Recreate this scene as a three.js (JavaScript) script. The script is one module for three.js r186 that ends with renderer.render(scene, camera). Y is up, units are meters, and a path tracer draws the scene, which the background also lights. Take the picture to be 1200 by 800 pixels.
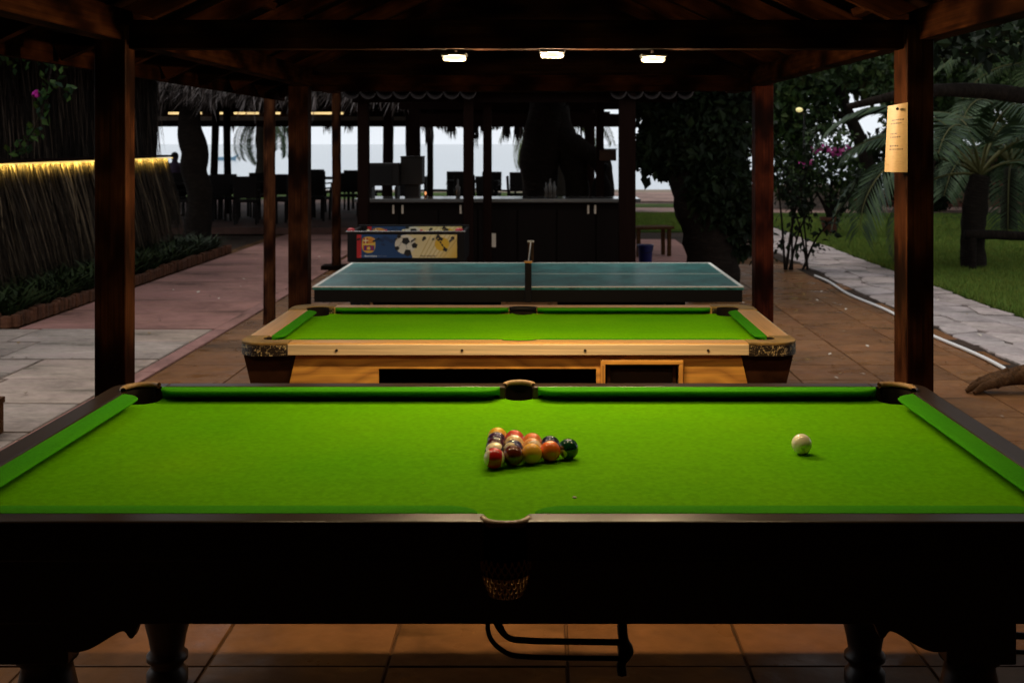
import * as THREE from 'three';
import { mergeGeometries } from 'three/addons/utils/BufferGeometryUtils.js';
import { RoundedBoxGeometry } from 'three/addons/geometries/RoundedBoxGeometry.js';
import { MarchingCubes } from 'three/addons/objects/MarchingCubes.js';
import { RectAreaLightUniformsLib } from 'three/addons/lights/RectAreaLightUniformsLib.js';

// ------------------------------------------------------------------ camera, sky, sun, exposure
const scene = new THREE.Scene();
RectAreaLightUniformsLib.init();
const camera = new THREE.PerspectiveCamera(2 * Math.atan(632 / 1400) * 180 / Math.PI, 1.5, 0.05, 6000);
camera.position.set(0, 1.67, 0);
camera.lookAt(0, 1.67, -10);
camera.setViewOffset(1274, 1264, 0, 464, 1200, 800);      // level camera, lens shifted down
camera.focus = 3.7;
camera.userData.fStop = 6;
scene.add(camera);

const renderer = new THREE.WebGLRenderer({ antialias: true });
renderer.toneMapping = THREE.LinearToneMapping;
renderer.toneMappingExposure = 1.0;
renderer.shadowMap.enabled = true;

{ // overcast evening sky
  const W = 512, H = 256, d = new Float32Array(W * H * 4);
  const h = (x, y) => { const s = Math.sin(x * 127.1 + y * 311.7) * 43758.5453; return s - Math.floor(s); };
  const n2 = (x, y, p) => { const xi = Math.floor(x), yi = Math.floor(y), fx = x - xi, fy = y - yi, s = (t) => t * t * (3 - 2 * t), g = (a, b) => h(((a % p) + p) % p, b); const a = g(xi, yi) + (g(xi + 1, yi) - g(xi, yi)) * s(fx), b = g(xi, yi + 1) + (g(xi + 1, yi + 1) - g(xi, yi + 1)) * s(fx); return a + (b - a) * s(fy); };
  for (let j = 0; j < H; j++) for (let i = 0; i < W; i++) {
    const up = (j + 0.5) / H * 2 - 1, e = Math.max(0, up);
    const c = 0.6 * n2(i / W * 12, j / H * 26, 12) + 0.4 * n2(i / W * 30, j / H * 60, 30);
    const k = (0.96 - 0.16 * e) * (0.94 + 0.12 * c), o = (j * W + i) * 4;
    d[o] = 0.93 * k; d[o + 1] = 0.985 * k; d[o + 2] = 1.05 * k; d[o + 3] = 1;
  }
  const t = new THREE.DataTexture(d, W, H, THREE.RGBAFormat, THREE.FloatType);
  t.mapping = THREE.EquirectangularReflectionMapping; t.magFilter = t.minFilter = THREE.LinearFilter; t.needsUpdate = true;
  scene.background = t; scene.environment = t;
}
const sun = new THREE.DirectionalLight(new THREE.Color(1, 0.95, 0.88), 1.3);
sun.position.set(-14, 30, -22); sun.target.position.set(0, 0, -12);
sun.castShadow = true; sun.shadow.radius = 60; sun.shadow.mapSize.set(2048, 2048);
Object.assign(sun.shadow.camera, { left: -40, right: 40, top: 40, bottom: -40, near: 1, far: 120 });
scene.add(sun, sun.target);

// ------------------------------------------------------------------ helpers
function rngOf(seed) { let s = seed | 0; return () => { s = (s + 0x6d2b79f5) | 0; let t = Math.imul(s ^ (s >>> 15), 1 | s); t = (t + Math.imul(t ^ (t >>> 7), 61 | t)) ^ t; return ((t ^ (t >>> 14)) >>> 0) / 4294967296; }; }
const R0 = rngOf(11);
const rr = (a, b, r = R0) => a + (b - a) * r();
const V = (x, y, z) => new THREE.Vector3(x, y, z);
const lin = (r, g, b) => new THREE.Color().setRGB(r, g, b);
const hash2 = (x, y) => { let n = Math.imul(x, 374761393) + Math.imul(y, 668265263) | 0; n = Math.imul(n ^ (n >>> 13), 1274126177); return ((n ^ (n >>> 16)) >>> 0) / 4294967296; };
function vn(x, y, px, py = px) { const xi = Math.floor(x), yi = Math.floor(y), fx = x - xi, fy = y - yi, s = (t) => t * t * (3 - 2 * t), m = (a, p) => ((a % p) + p) % p, g = (a, b) => hash2(m(a, px) + px * 7, m(b, py) + py * 13); const a = g(xi, yi) + (g(xi + 1, yi) - g(xi, yi)) * s(fx), b = g(xi, yi + 1) + (g(xi + 1, yi + 1) - g(xi, yi + 1)) * s(fx); return a + (b - a) * s(fy); }
function fbm(u, v, px, py = px, oct = 4) { let a = 0, k = 0.5, t = 0; for (let o = 0; o < oct; o++) { a += k * vn(u * px, v * py, px, py); t += k; k *= 0.5; px *= 2; py *= 2; } return a / t; }
function tex(w, h, f, srgb = false) {
  const d = new Uint8Array(w * h * 4);
  for (let j = 0; j < h; j++) for (let i = 0; i < w; i++) { const c = f(i / w, j / h), o = (j * w + i) * 4; for (let k = 0; k < 3; k++) d[o + k] = Math.max(0, Math.min(255, Math.round(255 * (Array.isArray(c) ? c[k] : c)))); d[o + 3] = 255; }
  const t = new THREE.DataTexture(d, w, h); t.wrapS = t.wrapT = THREE.RepeatWrapping; t.magFilter = THREE.LinearFilter; t.minFilter = THREE.LinearFilter;
  if (srgb) t.colorSpace = THREE.SRGBColorSpace; t.needsUpdate = true; return t;
}
function rep(t, x, y) { const c = t.clone(); c.repeat.set(x, y); c.needsUpdate = true; return c; }
function canvasTex(w, h, draw) { const c = document.createElement('canvas'); c.width = w; c.height = h; draw(c.getContext('2d'), w, h); const t = new THREE.CanvasTexture(c); t.colorSpace = THREE.SRGBColorSpace; t.magFilter = THREE.LinearFilter; return t; }
function mat(o) { if (!('specularIntensity' in o) && (o.roughness ?? 1) >= 0.5) o.specularIntensity = 0.22; const physical = 'clearcoat' in o || 'transmission' in o || 'specularIntensity' in o; return physical ? new THREE.MeshPhysicalMaterial(o) : new THREE.MeshStandardMaterial(o); }
function uvm(g, grain = 'x', off = 0) { // uv in metres, u along the grain
  const p = g.attributes.position, n = g.attributes.normal, uv = new Float32Array(p.count * 2), ax = ['x', 'y', 'z'];
  for (let i = 0; i < p.count; i++) {
    const nn = [Math.abs(n.getX(i)), Math.abs(n.getY(i)), Math.abs(n.getZ(i))], a = nn.indexOf(Math.max(...nn)), q = { x: p.getX(i), y: p.getY(i), z: p.getZ(i) };
    const inp = ax.filter((_, k) => k !== a), u = inp.includes(grain) ? grain : inp[0], w = inp.find((k) => k !== u);
    uv[2 * i] = q[u] + off; uv[2 * i + 1] = q[w] + off * 0.37 + (a === 1 ? 0.31 : 0);
  }
  g.setAttribute('uv', new THREE.BufferAttribute(uv, 2)); return g;
}
let uvo = 0;
function box(w, h, d, x = 0, y = 0, z = 0, grain = 'x', bevel = 0) {
  const g = bevel ? new RoundedBoxGeometry(w, h, d, 2, bevel) : new THREE.BoxGeometry(w, h, d);
  uvm(g, grain, (uvo += 0.77) % 9); g.translate(x, y, z); return g;
}
function merge(list) { return mergeGeometries(list.map((g) => { const q = g.index ? g.toNonIndexed() : g; for (const k of Object.keys(q.attributes)) if (!['position', 'normal', 'uv', 'color'].includes(k)) q.deleteAttribute(k); return q; })); }
function tube(pts, r, seg = 24, rad = 8, closed = false) { return new THREE.TubeGeometry(new THREE.CatmullRomCurve3(pts.map((p) => V(...p)), closed), seg, r, rad, closed); }
function taper(pts, radii, seg = 24, rad = 9, wob = 0, seed = 1) { // tapered tube through points
  const cv = new THREE.CatmullRomCurve3(pts.map((p) => V(...p))), fr = cv.computeFrenetFrames(seg), pos = [], uv = [], idx = [], rn = rngOf(seed);
  const ph = [rn() * 9, rn() * 9, rn() * 9], len = cv.getLength();
  for (let i = 0; i <= seg; i++) {
    const t = i / seg, p = cv.getPointAt(t), f = t * (radii.length - 1), k = Math.min(radii.length - 2, Math.floor(f)), r = radii[k] + (radii[k + 1] - radii[k]) * (f - k);
    for (let j = 0; j <= rad; j++) {
      const a = j / rad * Math.PI * 2, q = r * (1 + wob * (Math.sin(a * 3 + t * 11 + ph[0]) * 0.5 + Math.sin(a * 5 - t * 23 + ph[1]) * 0.3 + Math.sin(t * 37 + ph[2]) * 0.35));
      const v = p.clone().addScaledVector(fr.normals[i], Math.cos(a) * q).addScaledVector(fr.binormals[i], Math.sin(a) * q); pos.push(v.x, v.y, v.z); uv.push(t * len, j / rad * 6.28 * r);
    }
  }
  for (let i = 0; i < seg; i++) for (let j = 0; j < rad; j++) { const a = i * (rad + 1) + j, b = a + rad + 1; idx.push(a, a + 1, b, b, a + 1, b + 1); }
  const n = pos.length / 3; for (const e of [0, seg]) { const p = cv.getPointAt(e / seg), c = pos.length / 3; pos.push(p.x, p.y, p.z); uv.push(0, 0); for (let j = 0; j < rad; j++) { const a = e * (rad + 1) + j; e ? idx.push(c, a, a + 1) : idx.push(c, a + 1, a); } }
  const g = new THREE.BufferGeometry(); g.setAttribute('position', new THREE.Float32BufferAttribute(pos, 3)); g.setAttribute('uv', new THREE.Float32BufferAttribute(uv, 2)); g.setIndex(idx); g.computeVertexNormals(); return g;
}
function hexa(p, grain = 'x') { // 8 corners: bottom 4 (ccw from above), top 4
  const f = [[0, 3, 2, 1], [4, 5, 6, 7], [0, 1, 5, 4], [1, 2, 6, 5], [2, 3, 7, 6], [3, 0, 4, 7]], pos = [];
  for (const [a, b, c, d] of f) for (const k of [a, b, c, a, c, d]) pos.push(...p[k]);
  const g = new THREE.BufferGeometry(); g.setAttribute('position', new THREE.Float32BufferAttribute(pos, 3)); g.computeVertexNormals(); return uvm(g, grain, (uvo += 0.77) % 9);
}
function slab(pts, h, y0, bevel = 0, grain = 'x') { // plan outline [x, z] extruded upwards from y0
  const s = new THREE.Shape(pts.map(([x, z]) => new THREE.Vector2(x, -z)));
  const g = new THREE.ExtrudeGeometry(s, { depth: h - 2 * bevel, bevelEnabled: bevel > 0, bevelSize: bevel, bevelThickness: bevel, bevelOffset: -bevel, bevelSegments: 2, curveSegments: 20 });
  g.rotateX(-Math.PI / 2); g.translate(0, y0 + bevel, 0); return uvm(g, grain, (uvo += 0.77) % 9);
}
const used = {};
function numbered(n) { const k = used[n] = (used[n] ?? -1) + 1; return k ? `${n}_${String(k).padStart(3, '0')}` : n; }
function mesh(name, g, m, parent, label) { const o = new THREE.Mesh(g, m); o.name = name; o.castShadow = o.receiveShadow = true; parent.add(o); if (label) o.userData.label = label; return o; }
function tag(o, label, category, group) { o.userData.label = label; o.userData.category = category; if (group) o.userData.group = group; return o; }
function thing(name, label, category, pos = [0, 0, 0], turn = 0, group) { const o = new THREE.Group(); o.name = numbered(name); o.position.set(...pos); o.rotation.y = turn; scene.add(o); return tag(o, label, category, group); }
function single(name, g, m, label, category, group) { const o = mesh(numbered(name), g, m, scene); return tag(o, label, category, group); }
function struct(name, g, m) { const o = mesh(numbered(name), g, m, scene); o.userData.kind = 'structure'; return o; }
function structGroup(name) { const o = new THREE.Group(); o.name = numbered(name); o.userData.kind = 'structure'; scene.add(o); return o; }
function copyOf(o, label) { const c = o.clone(); c.name = numbered(o.name.replace(/_\d{3}$/, '')); c.userData = { ...o.userData }; if (label) c.userData.label = label; scene.add(c); return c; }

// ------------------------------------------------------------------ textures and materials
const T = {
  grain: tex(512, 256, (u, v) => { const w = fbm(u, v, 2, 4, 3) * 0.9, q = fbm(u + w * 0.02, v, 3, 60, 3), l = fbm(u, v, 4, 140, 2), s = fbm(u, v, 3, 5, 3); return 0.42 + 0.34 * q + 0.2 * l + 0.22 * (s - 0.3); }),
  oak: tex(1024, 256, (u, v) => { const w = fbm(u, v, 3, 2, 3), r = Math.abs(((v * 9 + w * 6.5) % 1) - 0.5) * 2, l = fbm(u, v, 6, 120, 2), k = 0.48 + 0.38 * Math.pow(r, 0.6) + 0.34 * (l - 0.5) + 0.2 * (w - 0.5); return [k * 1.06, k * (0.86 + 0.1 * r), k * 0.8]; }),
  timber: tex(512, 256, (u, v) => { const w = fbm(u, v, 2, 3, 3), q = fbm(u + w * 0.03, v, 3, 40, 3), l = fbm(u, v, 5, 110, 2), s = fbm(u, v, 5, 3, 4), k = 0.04 + 0.95 * Math.pow(Math.max(0, s * 1.25 - 0.12), 2.2) * (0.45 + 0.9 * q) * (0.7 + 0.6 * l); return [k, k * (0.75 + 0.4 * s), k * (0.7 + 0.4 * s)]; }),
  bed: tex(1024, 512, (u, v) => { const f = fbm(u, v, 256, 128, 2), f2 = fbm(u, v, 90, 45, 2), c = fbm(u, v, 6, 3, 5), st = fbm(u, v, 8, 70, 3), sp = fbm(u + 0.3, v + 0.7, 170, 85, 1); let k = 0.82 + 0.26 * (f - 0.5) + 0.09 * (c - 0.5) + 0.05 * (st - 0.5); const chalk = sp > 0.965 ? 0.5 : 0; return [k * (0.93 + 0.3 * (c - 0.45)) + chalk * 0.6, k + chalk * 0.2, k * 0.9 + chalk]; }),
  noise: tex(512, 512, (u, v) => fbm(u, v, 4, 4, 7)),
  fine: tex(256, 256, (u, v) => 0.55 * fbm(u, v, 64, 64, 2) + 0.45 * fbm(u, v, 8, 8, 4)),
  cloth: tex(512, 512, (u, v) => { const f = fbm(u, v, 128, 128, 2), c = fbm(u, v, 3, 3, 5), s = fbm(u, v, 3, 40, 3); const k = 0.82 + 0.26 * (f - 0.5) + 0.2 * (c - 0.5) + 0.1 * (s - 0.5); return [k * (0.92 + 0.25 * (c - 0.4)), k, k * 0.9]; }),
  worn: tex(512, 512, (u, v) => { const a = fbm(u, v, 5, 5, 6), b = fbm(u, v, 40, 40, 3), st = fbm(u, v, 3, 9, 5); let k = 0.62 + 0.55 * (a - 0.45) + 0.2 * (b - 0.5); if (st > 0.63) k -= (st - 0.63) * 1.6; return [k, k * (0.97 + 0.1 * (st - 0.5)), k * 0.97]; }),
  bark: tex(256, 256, (u, v) => { const a = fbm(u, v, 14, 5, 4), b = fbm(u, v, 40, 12, 3); return 0.35 + 0.6 * a * b * 1.6; }),
  speck: tex(512, 256, (u, v) => { const a = fbm(u, v, 60, 30, 2), b = fbm(u, v, 14, 8, 3); return a * 0.62 + b * 0.38 > 0.62 ? [0.95, 0.8, 0.45] : [0.03, 0.025, 0.02]; }),
};
const M = {
  cloth: mat({ color: lin(0.112, 0.35, 0.001), roughness: 0.97, specularIntensity: 0.04, map: rep(T.bed, 0.36, 0.72), bumpMap: rep(T.fine, 6, 6), bumpScale: 0.0006 }),
  cushion: mat({ color: lin(0.05, 0.28, 0.008), roughness: 0.97, specularIntensity: 0.04, map: rep(T.cloth, 1.6, 1.6), bumpMap: rep(T.fine, 6, 6), bumpScale: 0.0006 }),
  cloth2: mat({ color: lin(0.17, 0.52, 0.001), roughness: 0.97, specularIntensity: 0.04, map: rep(T.cloth, 1.1, 1.3), bumpMap: rep(T.fine, 6, 6), bumpScale: 0.0006 }),
  blackWood: mat({ color: lin(0.042, 0.024, 0.013), roughness: 0.3, specularIntensity: 0.6, map: rep(T.grain, 1.2, 3) }),
  frameWood: mat({ color: lin(0.042, 0.024, 0.013), roughness: 0.45, map: rep(T.grain, 1.2, 3) }),
  leather: mat({ color: lin(0.62, 0.36, 0.13), roughness: 0.45, map: rep(T.fine, 6, 6), bumpMap: rep(T.noise, 9, 9), bumpScale: 0.001 }),
  darkLeather: mat({ color: lin(0.012, 0.008, 0.006), roughness: 0.8, side: THREE.DoubleSide }),
  net: mat({ color: lin(0.62, 0.40, 0.18), roughness: 0.9 }),
  iron: mat({ color: lin(0.015, 0.014, 0.013), roughness: 0.45, metalness: 0.6 }),
  oakTop: mat({ color: lin(0.80, 0.42, 0.12), roughness: 0.32, map: rep(T.grain, 0.9, 2.2) }),
  oak: mat({ color: lin(0.80, 0.44, 0.10), roughness: 0.42, map: rep(T.oak, 0.75, 1.5), bumpMap: rep(T.grain, 1, 3), bumpScale: 0.0005 }),
  maple: mat({ color: lin(0.95, 0.71, 0.41), roughness: 0.4, map: rep(T.grain, 1.1, 2) }),
  brownPanel: mat({ color: lin(0.065, 0.024, 0.010), roughness: 0.5, map: rep(T.noise, 3, 3) }),
  gold: mat({ color: lin(0.42, 0.27, 0.09), roughness: 0.5, map: rep(T.worn, 6, 6), bumpMap: rep(T.fine, 8, 8), bumpScale: 0.001 }),
  speck: mat({ color: lin(0.7, 0.62, 0.5), roughness: 0.4, map: rep(T.speck, 4.5, 9), bumpMap: rep(T.speck, 4.5, 9), bumpScale: 0.0015 }),
  dark: mat({ color: lin(0.03, 0.02, 0.014), roughness: 0.8 }),
  post: mat({ specularIntensity: 0.08, color: lin(0.115, 0.036, 0.013), roughness: 0.6, map: rep(T.timber, 0.9, 3.4), bumpMap: rep(T.timber, 0.9, 3.4), bumpScale: 0.002 }),
  redPost: mat({ specularIntensity: 0.12, color: lin(0.19, 0.036, 0.015), roughness: 0.55, map: rep(T.timber, 0.9, 3.4), bumpMap: rep(T.timber, 0.9, 3.4), bumpScale: 0.002 }),
  shadedRoofWood: mat({ specularIntensity: 0.03, color: lin(0.048, 0.014, 0.005), roughness: 1, map: rep(T.timber, 0.9, 3) }),  // post timber with the roof shade put into its colour
  shadedRoofDeck: mat({ specularIntensity: 0.03, color: lin(0.024, 0.009, 0.004), roughness: 0.9, map: rep(T.timber, 0.5, 3) }),  // deck colour darkened further to stand in for shade under the roof
  paper: mat({ color: lin(0.74, 0.62, 0.42), roughness: 0.5 }),
  teal: mat({ color: lin(0.07, 0.35, 0.315), roughness: 0.3, map: rep(T.fine, 1, 1) }),
  white: mat({ color: lin(0.85, 0.82, 0.74), roughness: 0.5 }),
  black: mat({ color: lin(0.009, 0.008, 0.008), roughness: 0.5 }),
  joint: mat({ color: lin(0.18, 0.083, 0.032), roughness: 1, map: rep(T.noise, 1, 1) }),
  soil: mat({ color: lin(0.06, 0.04, 0.028), roughness: 1, map: rep(T.worn, 0.6, 0.6), bumpMap: rep(T.noise, 2, 2), bumpScale: 0.04 }),
  lawnBase: mat({ color: lin(0.075, 0.13, 0.022), roughness: 1, map: rep(T.worn, 0.35, 0.35), bumpMap: rep(T.fine, 3, 3), bumpScale: 0.03 }),
  pinkPath: mat({ color: lin(0.36, 0.24, 0.2), roughness: 0.95, map: rep(T.worn, 0.4, 0.4) }),
  sand: mat({ color: lin(0.30, 0.24, 0.18), roughness: 1, map: rep(T.worn, 0.2, 0.2) }),
  strap: mat({ color: lin(0.16, 0.11, 0.06), roughness: 0.85 }),
  barkDark: mat({ color: lin(0.022, 0.015, 0.011), roughness: 0.95, map: rep(T.bark, 2, 2), bumpMap: rep(T.bark, 2, 2), bumpScale: 0.02 }),
  palmBark: mat({ color: lin(0.03, 0.022, 0.016), roughness: 0.95, map: rep(T.bark, 5, 1.5), bumpMap: rep(T.bark, 5, 1.5), bumpScale: 0.03 }),
  drift: mat({ color: lin(0.12, 0.052, 0.018), roughness: 0.85, map: rep(T.bark, 3, 6), bumpMap: rep(T.bark, 3, 6), bumpScale: 0.012 }),
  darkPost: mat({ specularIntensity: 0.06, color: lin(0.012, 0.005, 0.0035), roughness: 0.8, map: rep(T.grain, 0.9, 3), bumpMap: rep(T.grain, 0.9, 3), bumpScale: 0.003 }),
  counter: mat({ specularIntensity: 0.1, color: lin(0.008, 0.005, 0.004), roughness: 0.7, map: rep(T.grain, 1, 3) }),
  counterTop: mat({ color: lin(0.09, 0.085, 0.08), roughness: 0.12 }),
  cream: mat({ color: lin(0.55, 0.46, 0.36), roughness: 0.5 }),
  greyBox: mat({ color: lin(0.014, 0.012, 0.011), roughness: 0.55 }),
  chair: mat({ color: lin(0.010, 0.007, 0.006), roughness: 0.7 }),
  terracotta: mat({ color: lin(0.16, 0.065, 0.04), roughness: 0.9, map: rep(T.worn, 2, 2) }),
  blue: mat({ color: lin(0.01, 0.016, 0.14), roughness: 0.4 }),
  leaf: mat({ color: lin(1, 1, 1), vertexColors: true, roughness: 0.6, side: THREE.DoubleSide }),
  straw: mat({ color: lin(1, 1, 1), vertexColors: true, roughness: 0.9, side: THREE.DoubleSide }),
  tileRoof: mat({ color: lin(0.022, 0.016, 0.014), roughness: 0.9, map: rep(T.worn, 2, 2) }),
  whiteHose: mat({ color: lin(0.72, 0.70, 0.68), roughness: 0.5 }),
  brickWall: mat({ color: lin(0.19, 0.085, 0.06), roughness: 0.95, map: rep(T.worn, 0.5, 0.5), bumpMap: rep(T.noise, 2, 2), bumpScale: 0.02 }),
  paleWall: mat({ color: lin(0.72, 0.60, 0.52), roughness: 0.95, map: rep(T.worn, 0.4, 0.4) }),
  sea: mat({ color: lin(0.14, 0.18, 0.21), roughness: 0.14, bumpMap: rep(T.noise, 0.02, 0.08), bumpScale: 0.05 }),
};
function variants(base, n, seed, amount, maps) { const r = rngOf(seed), out = []; for (let i = 0; i < n; i++) { const m = base.clone(), k = 1 + (r() - 0.5) * amount, c = (r() - 0.5) * amount * 0.25; m.color.setRGB(base.color.r * k * (1 + c), base.color.g * k, base.color.b * k * (1 - c)); out.push(m); } return out; }
const tileMat = variants(mat({ color: lin(0.25, 0.112, 0.04), specularIntensity: 0.12, roughness: 0.8, map: rep(T.worn, 0.55, 0.55), roughnessMap: rep(T.noise, 1, 1), bumpMap: rep(T.noise, 2.5, 2.5), bumpScale: 0.004 }), 5, 21, 0.3);
const slabMat = variants(mat({ color: lin(0.50, 0.395, 0.32), roughness: 0.9, map: rep(T.worn, 0.8, 1.3), bumpMap: rep(T.noise, 2, 4), bumpScale: 0.012 }), 5, 22, 0.28);
const pathMat = variants(mat({ color: lin(0.43, 0.225, 0.185), roughness: 0.88, map: rep(T.worn, 0.45, 0.6), bumpMap: rep(T.noise, 2, 2), bumpScale: 0.006 }), 4, 23, 0.15);
const flagMat = variants(mat({ color: lin(0.56, 0.48, 0.45), roughness: 0.9, map: rep(T.worn, 0.9, 0.9), bumpMap: rep(T.noise, 2, 2), bumpScale: 0.02 }), 5, 24, 0.14);
const brickMat = variants(mat({ color: lin(0.15, 0.066, 0.036), roughness: 0.92, map: rep(T.worn, 3, 3), bumpMap: rep(T.noise, 6, 6), bumpScale: 0.012 }), 5, 25, 0.5);

// ------------------------------------------------------------------ ground, floors, water
{
  const g = new THREE.BufferGeometry(), zs = [30, 0, -44, -52, -70, -3000], ys = [-0.03, -0.03, -0.03, -0.5, -2.5, -30], pos = [], uv = [], idx = [];
  zs.forEach((z, i) => { for (const x of [-1500, 1500]) { pos.push(x, ys[i], z); uv.push(x, z); } if (i) { const a = 2 * i - 2; idx.push(a, a + 1, a + 2, a + 2, a + 1, a + 3); } });
  g.setAttribute('position', new THREE.Float32BufferAttribute(pos, 3)); g.setAttribute('uv', new THREE.Float32BufferAttribute(uv, 2)); g.setIndex(idx); g.computeVertexNormals();
  struct('ground', g, M.soil);
  struct('sea', uvm(new THREE.PlaneGeometry(5000, 4000).rotateX(-Math.PI / 2).translate(0, -1.1, -2055)), M.sea);
  const sheet = (name, x0, x1, z0, z1, y, m) => struct(name, box(x1 - x0, 0.04, z0 - z1, (x0 + x1) / 2, y - 0.02, (z0 + z1) / 2), m);
  sheet('beach_sand', -40, 60, -41, -43.6, -0.012, M.sand);
  sheet('shore_lawn', -40, 1.4, -33.4, -41, -0.008, M.lawnBase);
  sheet('garden_path', 1.0, 60, -29.2, -33.3, -0.004, M.pinkPath);
  sheet('shore_path', 1.4, 60, -34.6, -40.9, -0.002, M.pinkPath);
  sheet('shore_lawn', 2.4, 4.2, -31.2, -33.0, 0.006, M.lawnBase);
  struct('soil_strip', box(0.26, 0.05, 22, 3.5, -0.025, -14), M.soil);
  // raised floor of the restaurant with its step
  struct('restaurant_floor', box(13.6, 0.12, 11.2, -5.4, 0.06, -27.6), mat({ color: lin(0.12, 0.065, 0.05), roughness: 0.85, map: rep(T.worn, 0.4, 0.4) }));
}
// pavilion floor: square terracotta tiles over a dark bed
{
  const fl = structGroup('pavilion_floor');
  mesh('bed', box(6.32, 0.05, 17.5, 0.2, -0.0305, -8.6), M.joint, fl);
  mesh('near_floor', box(6.3, 0.02, 5.2, 0.2, -0.01, -0.6), tileMat[0], fl);
  const r = rngOf(5), p = 0.5775;
  for (let j = 0; j < 23; j++) for (let i = 0; i < 11; i++) {
    const x0 = -2.522 + (i - 0.5) * p + 0.0, z = -3.24 - (j + 0.5) * p;
    if (x0 + p / 2 > 3.4 || z < -16.4) continue;
    const g = new RoundedBoxGeometry(p - 0.008, 0.03, p - 0.008, 1, 0.004); uvm(g, 'x', r() * 9); g.translate(x0 + p / 2, -0.015 + (r() - 0.5) * 0.003, z);
    mesh('floor_tile', g, tileMat[Math.floor(r() * 5)], fl);
  }
  // pale kerb along the left edge
  for (let k = 0; k < 12; k++) mesh('kerb_stone', box(0.13, 0.06, 0.985, -2.89, -0.022, -4.2 - k, 'z', 0.008), pathMat[k % 4], fl);
  for (let k = 0; k < 9; k++) mesh('edge_stone', box(0.13, 0.06, 0.985, 3.31, -0.024, -5.2 - k, 'z', 0.008), tileMat[k % 5], fl);
}
// grey stone terrace on the left
{
  const t = structGroup('stone_terrace'), r = rngOf(6);
  mesh('bed', box(6.3, 0.05, 8.4, -6.12, -0.045, -6.6), M.joint, t);
  let z = -10.76;
  for (let row = 0; row < 12; row++) {
    const h = rr(0.55, 0.82, r); let x = -2.97;
    while (x > -8.2) { const w = rr(0.75, 1.5, r); const g = new RoundedBoxGeometry(w - 0.02, 0.04, h - 0.02, 1, 0.008); uvm(g, 'x', r() * 9); g.translate(x - w / 2, -0.02 + (r() - 0.5) * 0.008, z + h / 2); const o = mesh('paving_slab', g, slabMat[Math.floor(r() * 5)], t); o.rotation.y = 0; x -= w; }
    z += h; if (z > -3) break;
  }
}
// pink walkway beyond the terrace
{
  const t = structGroup('walkway'), r = rngOf(7);
  mesh('bed', box(2.2, 0.05, 11.4, -3.86, -0.045, -16.5), M.joint, t);
  for (let k = 0; k < 6; k++) { const z = -10.78 - k * 1.86; for (const [x0, x1] of [[-4.75, -2.96]]) { const g = new RoundedBoxGeometry(x1 - x0 - 0.012, 0.04, 1.845, 1, 0.005); uvm(g, 'x', r() * 9); g.translate((x0 + x1) / 2, -0.02 - r() * 0.003, z - 0.93); mesh('paving_slab', g, pathMat[Math.floor(r() * 4)], t); } }
  mesh('threshold_slab', uvm(new RoundedBoxGeometry(5.2, 0.04, 4.4, 1, 0.005).translate(-0.3, -0.025, -18.7)), pathMat[1], t);
}
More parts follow.
